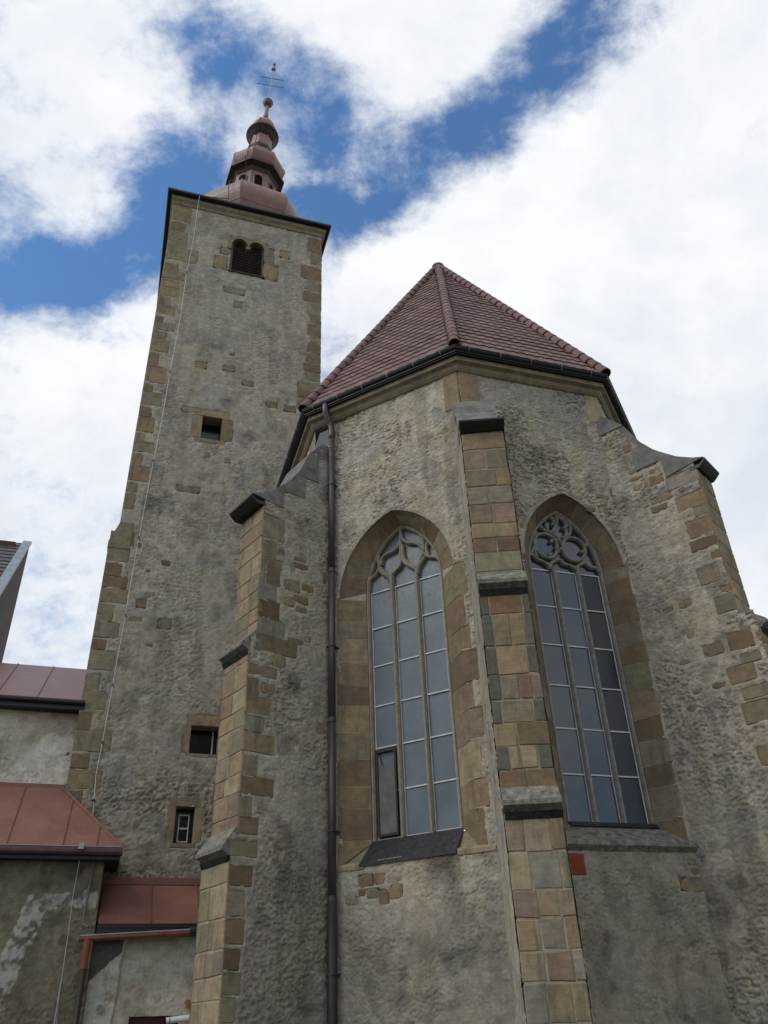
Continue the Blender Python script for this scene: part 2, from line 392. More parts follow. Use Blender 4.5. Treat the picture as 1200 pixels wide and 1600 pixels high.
def arch_sd(U, Z, a):                      # signed distance to a pointed-arch opening
    cu, half, spring, apex, sill = a
    h = apex-spring; R = (h*h+half*half)/(2*half)
    dl = np.hypot(U-(cu-half+R), Z-spring)-R; dr = np.hypot(U-(cu+half-R), Z-spring)-R
    d = np.where(Z > spring, np.maximum(dl, dr), np.abs(U-cu)-half)
    return np.maximum(d, sill-Z)
CREAM, LGREY, GREY, DGREY, BEIGE, DIRT = [np.array(c) for c in ((.45,.41,.34), (.38,.357,.308), (.285,.266,.226), (.165,.153,.130), (.35,.31,.245), (.225,.196,.15))]
def plaster_colour(U, Z, seed, dark=0.0, warm=0.0, cream=.5):
    a = fbm(U*.9, Z*.6, 5, seed+40); b = fbm(U*2.6, Z*1.9, 5, seed+50); c = fbm(U*5.5, Z*4, 4, seed+60); s = fbm(U*3.5, Z*.35, 4, seed+70)
    col = LGREY*(1-sstep(.4, .6, a+cream-.5))[..., None] + CREAM*sstep(.4, .6, a+cream-.5)[..., None]
    def mixin(col, t, k): k = np.clip(k, 0, 1)[..., None]; return col*(1-k)+t*k
    col = mixin(col, GREY, sstep(.50, .66, b+dark*.4)*.8)
    col = mixin(col, DGREY, sstep(.60, .78, .4*c+.6*b+dark*.5)*.6)
    col = mixin(col, DIRT, sstep(.56, .72, s+dark*.3)*.45)
    col = mixin(col, BEIGE, sstep(.48, .64, 1-b+warm)*.5)
    return col
def plaster(name, fr, U0, U1, Z0, Z1, step, parent, amp=.014, seed=1, cfun=None, hole=None, base=.016, stretch=1.7, extra=None, edge=1.0):
    nu = max(2, int((U1-U0)/step)+1); nz = max(2, int((Z1-Z0)/step)+1)
    us = np.linspace(U0, U1, nu); zs = np.linspace(Z0, Z1, nz); U, Z = np.meshgrid(us, zs)
    rr = fbm(U*13, Z*13*stretch, 3, seed, .62); r2 = fbm(U*2.2, Z*3.0, 4, seed+9); am = amp(U, Z) if callable(amp) else amp
    chips = fbm(U*3.1, Z*5.2, 4, seed+31); pits = fbm(U*19, Z*31, 2, seed+35, .6); patch = sstep(.42, .6, fbm(U*1.1, Z*1.1, 3, seed+37))
    crumb = np.abs(2*fbm(U*9, Z*9*stretch, 3, seed+3, .6)-1)
    grit = rng.random(U.shape)-.5; g2 = vn(U*34, Z*44, seed+61)-.5
    h = base + am*((.35+.65*patch)*1.2*(rr-.5) + 1.0*(r2-.5) + .55*(crumb-.25) + .38*grit + .9*g2*(.5+.5*patch)) - .6*am*sstep(.60, .66, chips) - (.35+1.0*patch)*1.25*am*sstep(.61, .66, pits)
    du = np.full(U.shape, 9.0); di = np.full(U.shape, 9.0)
    nz_ = fbm(U*9, Z*9, 4, seed+21); nzb = fbm(U*3.3, Z*3.3, 3, seed+25)
    for (a, b, c, d, rub) in fr.stones:
        i0, i1 = np.searchsorted(us, (a-.2, b+.2)); k0, k1 = np.searchsorted(zs, (c-.2, d+.2))
        if i1 <= i0 or k1 <= k0: continue
        u = U[k0:k1, i0:i1]; z = Z[k0:k1, i0:i1]
        qx = np.abs(u-(a+b)/2)-(b-a)/2; qz = np.abs(z-(c+d)/2)-(d-c)/2
        s = np.hypot(np.maximum(qx, 0), np.maximum(qz, 0)) + np.minimum(np.maximum(qx, qz), 0)
        if rub: s = s+.042
        du[k0:k1, i0:i1] = np.minimum(du[k0:k1, i0:i1], s-.014)
        di[k0:k1, i0:i1] = np.minimum(di[k0:k1, i0:i1], s)
    for a, e in fr.arches: du = np.minimum(du, arch_sd(U, Z, a)-e)
    m = edge*(.055*nz_+.05*nzb-.035)
    k = du + m
    ex = k < 0
    h = np.where(ex, np.where(di < -.003, -.05, -.003+.004*(rr-.5)), h)
    # thin plaster feathering out at the stones
    h = np.where((~ex) & (k < .06), np.maximum(.004, h*(.45+.55*k/.06)), h)
    col = cfun(U, Z) if cfun else plaster_colour(U, Z, seed)
    mott = fbm(U*6.5, Z*6.5, 4, seed+81, .65); fleck = vn(U*27, Z*33, seed+83)
    col = col*(1+.42*(mott-.5))[..., None]*(1+.16*(fleck-.5))[..., None]*(1+.10*grit)[..., None]
    wm = fbm(U*2.1, Z*1.7, 4, seed+87); col = col*(1+(wm-.5)[..., None]*np.array((.13, .03, -.15)))
    col = col*(1-sstep(.64, .80, fbm(U*1.6, Z*2.4, 6, seed+85, .6))*.30)[..., None]
    w = np.clip(1-np.abs(k)/.05, 0, 1)*(nz_ > .42); col = col*(1-.5*w[..., None]) + np.array((.40, .365, .30))*.5*w[..., None]
    if extra is not None: h, col = extra(U, Z, h, col)
    V = fr.O + U[..., None]*fr.u + Z[..., None]*ZH + h[..., None]*fr.n
    V = V.reshape(-1, 3); cen = (V.min(0)+V.max(0))/2
    idx = np.arange(nu*nz).reshape(nz, nu)
    q = np.stack([idx[:-1, :-1], idx[:-1, 1:], idx[1:, 1:], idx[1:, :-1]], -1)
    if np.cross(fr.u, ZH)@fr.n < 0: q = q[..., ::-1]
    if hole is not None:
        H = hole(U, Z); q = q[~(H[:-1, :-1] & H[1:, 1:] & H[:-1, 1:] & H[1:, :-1])]
    q = q.reshape(-1, 4)
    me = bpy.data.meshes.new(name); me.vertices.add(len(V)); me.vertices.foreach_set('co', (V-cen).ravel())
    me.loops.add(q.size); me.loops.foreach_set('vertex_index', q.ravel().astype(np.int32))
    me.polygons.add(len(q)); me.polygons.foreach_set('loop_start', (np.arange(len(q))*4).astype(np.int32))
    me.update(calc_edges=True); me.polygons.foreach_set('use_smooth', np.ones(len(q), bool))
    ca = me.color_attributes.new('tint', 'FLOAT_COLOR', 'POINT')
    ca.data.foreach_set('color', np.concatenate([col.reshape(-1, 3), np.ones((len(V), 1))], 1).astype(np.float32).ravel())
    me.validate()
    return link(name, me, cen, M_PL, parent)

# ------------------------------------------------------------------ the ground
gm = bpy.data.meshes.new('ground'); gm.from_pydata([(-600,-600,0),(600,-600,0),(600,600,0),(-600,600,0)], [], [(0,1,2,3)])
tag(link('ground', gm, (0,0,0), M_GRASS, None), kind='structure')

exec_parts = []
# ================================================================== THE CHOIR
choir = tag(empty('church_choir', (*((W1+W3)/2)[:2], 0)), 'rough plastered polygonal church choir with pointed windows, buttresses and purple-brown tiled roof', 'church')

# ---- windows
WIN_A = dict(fr=FA, cu=1.80, ho=1.24, so=8.60, ao=10.22, hi=.82, si=8.75, ai=10.02, z0=4.25, dep=.35)
WIN_B = dict(fr=FB, cu=1.94, ho=1.04, so=8.80, ao=10.30, hi=.775, si=8.80, ai=10.08, z0=4.27, dep=.35)
def arch_pts(half, spring, apex, n):       # left springing to apex, relative to the centre line
    h = apex-spring; R = (h*h+half*half)/(2*half); xc = -half+R; t1 = math.acos(max(-1, min(1, -xc/R)))
    out = []
    for i in range(n+1):
        t = math.pi + (t1-math.pi)*i/n; out.append((xc+R*math.cos(t), spring+R*math.sin(t), math.cos(t), math.sin(t)))
    return out
def window(w, jl, jr, ext, cols, name_label):
    fr, cu, dep = w['fr'], w['cu'], w['dep']
    win = empty('pointed_window', fr.pt(cu, w['z0'], 0), choir); win['label'] = name_label
    zb = w['z0']-.38
    def loft(name, oi, e, col, mat=M_ST, d0=.005):       # oi: list of (outer uz, inner uz, normal uz)
        V = []; n = 5
        for (ou, oz), (iu, iz), (nu, nz) in oi:
            V += [fr.pt(cu+ou+nu*e, oz+nz*e, d0), fr.pt(cu+ou, oz, d0-.004), fr.pt(cu+iu, iz, -dep), fr.pt(cu+iu, iz, -dep-.2), fr.pt(cu+ou+nu*e, oz+nz*e, -.25)]
        Fc = []
        for i in range(len(oi)-1):
            for k in range(n): k2 = (k+1) % n; Fc.append((i*n+k, i*n+k2, (i+1)*n+k2, (i+1)*n+k))
        Fc += [tuple(range(n)), tuple((len(oi)-1)*n+k for k in range(n-1, -1, -1))]
        return mk(name, V, Fc, mat, win, color=jit(col) if col is not None else None)
    k = 0
    for side, heights in ((-1, jl), (1, jr)):
        z = zb
        i = 0
        while z < w['so']-.05:
            hh = heights[i % len(heights)]; z1 = min(z+hh, w['so'])
            if w['so']-z1 < .16: z1 = w['so']
            e = ext[0 if side < 0 else 1](i)
            g = .007
            t = lambda zz: ((side*w['ho'], zz), (side*w['hi'], max(zz, w['z0']-.02)), (side, 0))
            loft('jamb_stone', [t(z+g), t(z1-g)], e, cols[k % len(cols)])
            ua, ub = sorted((cu+side*(w['ho']-.05), cu+side*(w['ho']+e)))
            fr.stones.append((ua, ub, z, z1, 0)); k += 1; i += 1; z = z1
        nv = 5; sub = 3
        P = arch_pts(w['ho'], w['so'], w['ao'], nv*sub); Q = arch_pts(w['hi'], w['si'], w['ai'], nv*sub)
        for j in range(nv):
            oi = []
            for s in range(sub+1):
                a = P[j*sub+s]; b = Q[j*sub+s]
                if s in (0, sub):
                    f = .018 if s == 0 else -.018; o2 = P[min(max(j*sub+s+(1 if s == 0 else -1), 0), nv*sub)]; i2 = Q[min(max(j*sub+s+(1 if s == 0 else -1), 0), nv*sub)]
                    a = tuple(a[m]+(o2[m]-a[m])*.06 for m in range(4)); b = tuple(b[m]+(i2[m]-b[m])*.06 for m in range(4))
                sg = 1 if side < 0 else -1
                oi.append(((a[0]*sg, a[1]), (b[0]*sg, b[1]), (a[2]*sg, a[3])))
            loft('arch_stone', oi, ext[2], cols[(k+j*2) % len(cols)]); k += 1
    # mortar bed behind the stones
    pts = [(-1, zb)] + [(-1, w['so'])]
    oi = []
    for side in (-1, 1):
        col = []
        for zz in np.linspace(zb, w['so'], 6): col.append(((side*(w['ho']+.004), zz), (side*(w['hi']+.006), max(zz, w['z0']-.02)), (side, 0)))
        P = arch_pts(w['ho']+.004, w['so'], w['ao']+.004, 12); Q = arch_pts(w['hi']+.006, w['si'], w['ai']+.006, 12)
        for a, b in zip(P, Q): col.append(((a[0]*-side, a[1]), (b[0]*-side, b[1]), (a[2]*-side, a[3])))
        oi += col if side < 0 else col[::-1]
    loft('reveal_mortar', oi, .01, None, M_MORTAR, -.006)
    fr.arches.append(((cu, w['ho'], w['so'], w['ao'], zb), .0))
    w['hole'] = (cu, w['ho']-.03, w['so'], w['ao']-.03, zb+.02)
    return win
BRS = [OC, BR, OL, BR, OC, DK, OC, BR, OL, TN]
winA = window(WIN_A, [.40,.5,.36,.45,.42,.52,.38], [.55,.42,.6,.5,.45], (lambda i: .015, lambda i: [.10,.2,.14,.24,.12,.30,.16][i % 7], .07), [OC,BR,OC,BR,OL,OC,BR,OC,TN,OL], 'pointed window with flowing teardrop tracery and dull blue panes')
winB = window(WIN_B, [.5,.45,.55,.4], [.42,.5,.36,.40,.38,.46,.5,.36], (lambda i: .05, lambda i: [.02,.05,.03,.06,.02,.04][i % 6], .06), [BR,OC,OL,BR,OL,BR,BR,OL,BR,OL], 'pointed window with circular tracery and darker reflecting panes')

def ribbon(mb, fr, pts, d, wd, dp):        # rib of carved stone: chamfered section along a line in the window plane
    P = [np.array(p) for p in pts]
    prof = [(-.5, -1), (-.5, -.25), (-.2, 0), (.2, 0), (.5, -.25), (.5, -1)]; n = len(prof); V = []; Fc = []
    for i, p in enumerate(P):
        t = P[min(i+1, len(P)-1)]-P[max(i-1, 0)]; t = t/max(1e-6, np.linalg.norm(t)); nn = np.array((-t[1], t[0]))
        for a, b in prof: q = p+nn*a*wd; V.append(fr.pt(q[0], q[1], d+b*dp))
    for i in range(len(P)-1):
        for k in range(n): k2 = (k+1) % n; Fc.append((i*n+k, i*n+k2, (i+1)*n+k2, (i+1)*n+k))
    Fc += [tuple(range(n)), tuple((len(P)-1)*n+k for k in range(n-1, -1, -1))]
    mb.add(V, Fc)
def tracery(w, win, curves, off, sc, mat, rows, glass, third=None, wd=.075):
    fr, cu, dep = w['fr'], w['cu'], w['dep']; d = -dep+.005
    # frame along the opening
    mb = MB(); pts = [(cu-w['hi']+.03, zz) for zz in np.linspace(w['z0'], w['si'], 4)]
    A = arch_pts(w['hi']-.03, w['si'], w['ai']-.03, 12); pts += [(cu+a[0], a[1]) for a in A[1:]]
    pts += [(cu-a[0], a[1]) for a in A[::-1][1:]] + [(cu+w['hi']-.03, zz) for zz in np.linspace(w['si'], w['z0'], 4)[1:]]
    ribbon(mb, fr, pts, d, .07, .13); mb.build('window_frame', mat, win)
    lw = (2*w['hi']-.06)/3
    heads = []
    for k in (-1, 1):
        mb = MB(); um = cu+k*lw/2; top = w['mul'][0 if k < 0 else 1]
        ribbon(mb, fr, [(um, w['z0']-.03), (um, (w['z0']+top)/2), (um, top)], d, .085, .14); mb.build('mullion', mat, win)
    mb = MB()
    for c in curves:
        P = []
        for x, y in c:
            u, z = fr.px(off[0]+x/sc, off[1]+y/sc, dep)
            P.append((u, z))
        P = [np.array(p) for p in smooth_curve(P, 4)]
        # keep the ribs inside the opening
        arr = np.array(P); s = arch_sd(arr[:, 0], arr[:, 1], (cu, w['hi']-.02, w['si'], w['ai']-.02, w['z0']))
        P = [p if q < .02 else p+(np.array((cu, w['si']))-p)/np.linalg.norm(np.array((cu, w['si']))-p)*q for p, q in zip(P, s)]
        ribbon(mb, fr, P, d-.006, wd, .12)
    mb.build('tracery', mat, win)
    # panes and glazing bars
    gd = -dep-.085
    xs = [cu-w['hi']+.03, cu-lw/2, cu+lw/2, cu+w['hi']-.03]
    for li in range(3):
        a, b = xs[li], xs[li+1]
        for r in range(len(rows)-1):
            z0, z1 = rows[r], rows[r+1]
            g = glass[li] if not (third and (li, r) in third) else third[(li, r)]
            t = [random.uniform(-.006, .006) for _ in range(3)]
            V = [fr.pt(a+.0, z0, gd+t[0]), fr.pt(b, z0, gd+t[1]), fr.pt(b, z1, gd+t[2]), fr.pt(a, z1, gd+t[0]+t[2]-t[1])]
            V += [v-fr.n*.006 for v in V]
            mk('pane', V, BOXF, g, win)
        for r in range(len(rows)):
            z = rows[r]
            if third and ((li, r-1) in third or (li, r) in third) and r == 0: pass
            mk('glazing_bar', boxv(fr.pt(0, 0, gd), fr.u, fr.n, ZH, (a+.045, b-.045), (-.002, .022), (z-.011, z+.011)), BOXF, M_BAR, win)
        for e in (a+.05, b-.05):
            mk('glazing_bar', boxv(fr.pt(0, 0, gd), fr.u, fr.n, ZH, (e-.008, e+.008), (-.004, .018), (rows[0], rows[-1])), BOXF, M_BAR, win)
    # glass of the head
    z1 = rows[-1]; poly = []
    for a in arch_pts(w['hi']-.01, w['si'], w['ai']-.01, 10): 
        if a[1] >= z1: poly.append((cu+a[0], a[1]))
    full = [(cu-w['hi']+.01, z1)] + poly + [(2*cu-p[0], p[1]) for p in poly[::-1][1:]] + [(cu+w['hi']-.01, z1)]
    V, Fc = prism([fr.pt(u, z, gd-.004) for u, z in full], -fr.n*.006); mk('pane', V, Fc, glass[1], win)
WIN_A['mul'] = (FA.px(609, 900, .35)[1], FA.px(651, 893, .35)[1]); WIN_B['mul'] = (FB.px(858, 884, .35)[1], FB.px(900, 888, .35)[1])
rows = [4.27+.745*k for k in range(7)]
curA = [[(460,345),(461,450),(462,560),(466,645)],
        [(385,800),(383,760),(405,722),(440,690),(466,645)], [(600,740),(592,700),(555,680),(510,655),(480,620),(466,590)],
        [(170,825),(200,790),(245,750),(280,700)], [(378,800),(345,760),(305,735),(280,690)],
        [(462,350),(385,398),(310,470),(272,560),(280,670),(330,738),(378,800)],
        [(458,490),(400,545),(335,575),(298,620),(296,670)],
        [(460,342),(545,352),(622,400),(657,480),(655,560),(625,640),(602,700)],
        [(464,400),(480,445),(530,475),(600,480),(655,530)], [(476,490),(482,580),(515,645),(595,690)],
        [(655,560),(700,590),(755,595),(805,615)], [(605,740),(615,680),(640,640),(668,590)],
        [(690,470),(680,530),(700,580)]]
tracery(WIN_A, winA, curA, (540,760), 5.4545, M_TRAC, rows, [M_GLA]*3, {(0, 0): M_GLD, (0, 1): M_GLA}, wd=.07)
curB = [[(232,592),(285,572),(325,608),(380,635),(425,665),(440,700)], [(440,700),(450,650),(490,625),(528,618),(560,655),(615,668),(655,700)],
        [(668,700),(690,665),(742,648),(785,682),(835,690),(868,725)],
        [(235,400),(285,425),(305,490),(285,550),(232,575)],
        [(312,470),(318,425),(360,398),(425,405),(480,445),(502,505),(490,570),(445,602),(375,582),(325,535),(312,470)],
        [(548,500),(565,450),(610,430),(680,448),(730,500),(742,560),(705,618),(640,628),(580,592),(552,545),(548,500)],
        [(395,300),(392,258),(430,225),(490,216),(560,250),(610,320),(608,395),(565,430),(500,418),(432,380),(398,320)],
        [(490,220),(498,290),(478,350),(455,388)], [(430,262),(455,262),(470,290),(462,330)], [(500,250),(558,285),(578,335),(545,352)], [(575,360),(580,400),(560,430)],
        [(350,300),(370,350),(420,385)], [(600,290),(680,360),(770,455)], [(770,458),(745,505)], [(768,490),(820,560),(852,650)],
        [(480,510),(500,525),(520,560)], [(700,540),(715,555),(735,545)], [(435,460),(450,465),(455,450)], [(428,585),(440,575),(430,560)], [(500,420),(530,470),(545,500)], [(305,490),(315,560),(330,600)],[(505,520),(530,530),(552,520)]]
tracery(WIN_B, winB, curB, (780,760), 5.4545, M_TRACG, rows, [M_GLB, M_GLB, M_GLD], wd=.066)  # right light: a dark reflection put into the pane colour
# the opened vent at the foot of the left light, with torn sheet hanging in it
lw = (2*WIN_A['hi']-.06)/3; ua, ub = 1.80-.82+.10, 1.80-lw/2-.075
mk('vent_frame', sum([boxv(FA.pt(0,0,-.40), FA.u, FA.n, ZH, a, (-.012, .03), c) for a, c in (((ua,ua+.03),(4.31,5.72)),((ub-.03,ub),(4.31,5.72)),((ua+.03,ub-.03),(4.31,4.35)),((ua+.03,ub-.03),(5.67,5.72)))], []), [tuple(i+8*k for i in f) for k in range(4) for f in BOXF], M_IRON, winA)
V, Fc = prism([FA.pt(u, z, -.395) for u, z in ((ua+.03,4.35),(ub-.03,4.35),(ub-.03,5.47),(ub-.09,5.42),(ub-.19,5.38),(ua+.12,5.42),(ua+.08,5.5),(ua+.06,5.6),(ua+.03,5.66))], FA.n*.006); mk('torn_sheet', V, Fc, mat_plain('grey_dusty_sheet', (.12,.12,.115), .7, var=.25, bump=.1), winA)

# ---- sills
zA = 3.82
V, Fc = prism([FA.pt(1.80+s*(.82+.03*(k)) , z, d) for s, z, d, k in ((-1,4.26,-.36,0),(1,4.26,-.36,0),(1,3.86,.04,1),(-1,3.86,.04,1))], -ZH*.03); mk('sill_sheet', V, Fc, M_SHEET, winA)
V, Fc = prism([FA.pt(1.80-1.22, z, d) for z, d in ((4.20,-.34),(3.83,-.005),(3.74,-.005),(3.74,-.34))], FA.u*2.44); mk('sill', V, Fc, M_ST, winA, color=OL)
V, Fc = prism([FA.pt(.50, z, d) for z, d in ((3.90,0),(3.86,.03),(3.80,.03),(3.77,.0),(3.77,-.1),(3.90,-.1))], FA.u*.53); mk('sill_ledge', V, Fc, M_ST, winA, color=TN)
V, Fc = prism([FA.pt(2.66, z, d) for z, d in ((3.90,0),(3.86,.03),(3.80,.03),(3.77,.0),(3.77,-.1),(3.90,-.1))], FA.u*.62); mk('sill_ledge', V, Fc, M_ST, winA, color=TN)
V, Fc = prism([FB.pt(.62, z, d) for z, d in ((4.25,-.36),(3.92,.07),(3.86,.09),(3.82,.05),(3.78,.01),(3.78,-.36))], FB.u*2.62); mk('sill', V, Fc, M_LEDGE, winB)
V, Fc = prism([FB.pt(1.18, z, d) for z, d in ((4.275,-.345),(4.262,-.345),(4.18,-.25),(4.195,-.24))], FB.u*1.53); mk('sill_sheet', V, Fc, M_SHEET, winB)

# ---- stones showing in the two big walls
wallparts = choir
zoomA = [(258,850,330,915,BR),(335,845,390,905,RD),(415,900,478,975,OC),(395,860,470,900,GY),(300,920,360,975,OL),(362,925,410,1005,BR),(190,965,250,1010,OL),(258,925,295,965,DK)]
stones_px(FA, (480,1100), 3.2, zoomA, choir, rubble)
stones_px(FB, (740,1100), 2.609, [(392,610,455,698,(.24,.055,.03))], choir, stone, name='red_painted_stone')
stones_px(FB, (740,1100), 2.609, [(870,625,910,660,OL),(915,630,960,665,OC),(880,668,925,695,BR),(930,670,965,695,OL),(848,705,940,765,OC),(945,720,985,780,BR),(905,720,945,750,OL)], choir, rubble)
stones_px(FB, (900,600), 4, [(225,668,320,722,RD),(135,695,205,725,OL),(205,388,238,420,RD),(345,872,425,915,BR),(70,770,120,800,OL)], choir, rubble)
# quoins at the heads of the corners
FAq = FA
stone(FA, LA-.33, LA-.005, 12.02, 12.95, OC, choir, 'corner_stone', proud=.03, back=.05, reg=False)
stone(FB, .005, .42, 12.02, 12.95, OC, choir, 'corner_stone', proud=.03, back=.05, reg=False)
stone(FB, LB-.32, LB-.005, 12.2, 12.95, TN, choir, 'corner_stone', proud=.03, back=.05, reg=False)

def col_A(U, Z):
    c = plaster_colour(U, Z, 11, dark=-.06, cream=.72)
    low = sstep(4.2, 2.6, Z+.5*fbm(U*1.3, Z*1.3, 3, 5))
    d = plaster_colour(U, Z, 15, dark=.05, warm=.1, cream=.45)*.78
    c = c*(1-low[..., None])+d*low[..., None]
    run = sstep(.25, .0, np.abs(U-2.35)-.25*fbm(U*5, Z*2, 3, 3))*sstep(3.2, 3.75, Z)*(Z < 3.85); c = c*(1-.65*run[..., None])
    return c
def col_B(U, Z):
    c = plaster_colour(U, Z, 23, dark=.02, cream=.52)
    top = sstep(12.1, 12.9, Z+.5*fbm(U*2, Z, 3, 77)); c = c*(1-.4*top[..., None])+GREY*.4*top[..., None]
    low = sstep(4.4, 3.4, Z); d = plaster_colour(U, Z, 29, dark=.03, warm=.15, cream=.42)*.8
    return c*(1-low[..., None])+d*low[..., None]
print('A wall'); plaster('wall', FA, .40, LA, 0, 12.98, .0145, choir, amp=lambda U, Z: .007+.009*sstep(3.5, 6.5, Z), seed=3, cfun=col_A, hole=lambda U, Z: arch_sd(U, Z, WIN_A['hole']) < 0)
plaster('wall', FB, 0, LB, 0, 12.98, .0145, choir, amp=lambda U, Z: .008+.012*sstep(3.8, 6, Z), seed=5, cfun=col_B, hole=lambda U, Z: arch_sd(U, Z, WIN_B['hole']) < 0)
FZ = Frame(WZ, -az(azZ), nZ); LZ = np.linalg.norm(W1-WZ); FY = Frame(W3, az(azY), nY); LY = np.linalg.norm(W4-W3); FX = Frame(W4, az(azZ), nX); LX = np.linalg.norm(WX-W4)
plaster('wall', FZ, 0, LZ, 0, 12.98, .05, choir, seed=8)
plaster('wall', FY, 0, LY, 0, 12.98, .05, choir, seed=9)
plaster('wall', FX, 0, LX, 0, 12.98, .10, choir, seed=10)

# ---- buttresses
CAPP = [(12.28, .08), (11.86, .44), (11.34, .66), (10.96, .92), (10.61, 1.28), (10.34, 1.70)]   # z, reach of the swept cap
def cap_reach(z, k=1.0):
    zs = [p[0] for p in CAPP][::-1]; ds = [p[1] for p in CAPP][::-1]; return float(np.interp(z, zs, ds))*k
STAGES = [[1.45, 7.33, 10.27], [1.58, 4.10, 7.22], [1.70, 0.0, 4.0]]
def buttress(W, axis, s0, s1, stages, label, vis, capk=1.0, topz=None):
    b = az(axis); s = az(axis-90)          # s: to the right as seen from outside
    bt = empty('buttress', W+b*stages[-1][0]*.5, choir); bt['label'] = label
    for D, z0, z1 in stages:
        mk('core', boxv(W, s, b, ZH, (s0+.012, s1-.012), (-.35, D-.006), (z0-.12 if z0 > 0 else 0, z1)), BOXF, M_BED, bt)
    # set-offs
    for (D1, zt, _), (D2, _, zb) in zip(stages[:-1], stages[1:]):
        prof = [(D1-.05, zt+.16), (D1+.02, zt+.13), (D2+.12, zb+.03), (D2+.12, zb-.03), (D2+.05, zb-.07), (D2+.015, zb-.10), (D1-.15, zb-.10)]
        V, Fc = prism([W+b*d+ZH*z+s*(s0-.006) for d, z in prof], s*(s1-s0+.012)); mk('set_off_slab', V, Fc, M_LEDGE, bt)
        V, Fc = prism([W+b*d+ZH*z+s*(s0+.004) for d, z in ((D2-.05, zb-.102), (D2+.055, zb-.102), (D2+.035, zb-.15), (D2+.016, zb-.19), (D2-.05, zb-.19))], s*(s1-s0-.008)); mk('drip_shadow_strip', V, Fc, M_DRIPSHADE, bt)  # near-black strip: shadow below the slab put into the colour
    # swept cap of bedded slabs
    levels = [(10.27, 10.68, 1.02), (10.685, 11.2, .5), (11.205, 11.84, .2), (11.845, 12.25, -.25)]
    if topz: levels = [(a, min(b_, topz), c) for a, b_, c in levels if a < topz-.1]
    for i, (za, zb, inn) in enumerate(levels):
        prof = [(inn, za), (inn, zb)]
        for k in range(6):
            z = zb+(za-zb)*k/5; prof.append((max(cap_reach(z, capk), inn+.04), z))
        if i == 0: prof = [(1.02, 10.27), (1.02, 10.68)] + [(cap_reach(z, capk), z) for z in (10.68, 10.61, 10.52, 10.43)] + [(1.74*capk, 10.355)]
        e = random.uniform(.0, .03)
        V, Fc = prism([W+b*d+ZH*z+s*(s0-.004-e) for d, z in prof], s*(s1-s0+.008+2*e)); mk('cap_slab', V, Fc, M_SLAB, bt)
    Dc = 1.74*capk
    V, Fc = prism([W+b*d+ZH*z+s*(s0-.015) for d, z in ((Dc-.3, 10.262), (Dc-.1, 10.262), (Dc+.015, 10.35), (Dc+.015, 10.315), (Dc-.05, 10.25), (Dc-.12, 10.19), (Dc-.3, 10.19))], s*(s1-s0+.03)); mk('cap_drip', V, Fc, M_EAVE, bt)
    # core filling under the cap
    V, Fc = prism([W+b*d+ZH*z+s*(s0+.012) for d, z in ((-.35,10.0),(1.35*capk,10.0),(1.25*capk,10.3),(.85,10.7),(.55,11.2),(.36,11.7),(-.35,12.1))], s*(s1-s0-.024)); mk('core', V, Fc, M_MORTAR, bt)
    return bt, b, s
def courses(fr, D_u0, D_u1, rows_, parent):
    for z0, z1, parts in rows_:
        for f0, f1, col in parts:
            stone(fr, D_u0+(D_u1-D_u0)*f0+(.006 if f0 > 0 else 0), D_u0+(D_u1-D_u0)*f1-(.006 if f1 < 1 else 0), z0+.006, z1-.006, col, parent, back=.09, bev=random.uniform(.008, .018), jt=.011, reg=False, proud=random.uniform(.002, .01))
def random_courses(z0, z1, cols, hmin=.28, hmax=.46):
    out = []; z = z0
    while z < z1-.02:
        z2 = min(z+random.uniform(hmin, hmax), z1)
        if z1-z2 < .2: z2 = z1
        f = random.choice([(0, .55, 1), (0, .4, 1), (0, .62, 1), (0, 1), (0, .48, 1)])
        out.append((z, z2, [(f[i], f[i+1], random.choice(cols)) for i in range(len(f)-1)])); z = z2
    return out

# central
cb_dir = -174.38+(-2.8)                     # turned a little to the right
cW = W2 + az(-174.38-90)*.19
btC, bC, sC = buttress(cW, cb_dir, -.36, .36, [[1.45,7.33,10.27],[1.56,4.12,7.22],[1.66,0,4.02]], 'middle buttress between the two windows, pointing at the viewer', 0, .93, 11.75)
def zc(fr, off, sc, ys, xm): return [fr.px(xm, off+y/sc)[1] for y in ys]
FC1 = Frame(cW+bC*1.45, sC, bC); FC2 = Frame(cW+bC*1.56, sC, bC); FC3 = Frame(cW+bC*1.66, sC, bC)
ys = [275,410,530,640,750,870,960,1050,1170,1256]; zz = [FC1.px(752+(y-275)/30, 600+y/4)[1] for y in ys]; zz[0] = 10.20; zz[-1] = 7.34
pt1 = [[(0,1,OC)],[(0,.5,OL),(.5,1,OL)],[(0,.7,OL),(.7,1,OC)],[(0,.45,OL),(.45,1,OL)],[(0,.5,OL),(.5,1,PK)],[(0,1,OC)],[(0,.5,BR),(.5,1,DK)],[(0,1,OL)],[(0,1,OL)]]
courses(FC1, -.36, .36, [(zz[i+1], zz[i], pt1[i]) for i in range(len(pt1))], btC)
ys = [212,290,470,630,775,905,1035,1170,1322]; zz = [FC2.px(790+(y-205)/24, 880+y/3.6375)[1] for y in ys]; zz[0] = 7.14; zz[-1] = 4.13
pt2 = [[(0,.17,GB),(.17,.85,RD),(.85,1,GB)],[(0,.2,GB),(.2,.55,OC),(.55,.84,OC),(.84,1,GB)],[(0,.2,GB),(.2,.8,OC),(.8,1,GB)],[(0,.22,GB),(.22,.58,OL),(.58,.82,RD),(.82,1,OL)],[(0,.18,GB),(.18,.78,OL),(.78,1,GB)],[(0,.42,OC),(.42,1,BR)],[(0,.22,GB),(.22,.75,TN),(.75,1,GB)],[(0,.5,BR),(.5,1,BR)]]
courses(FC2, -.36, .36, [(zz[i+1], zz[i], pt2[i]) for i in range(len(pt2))], btC)
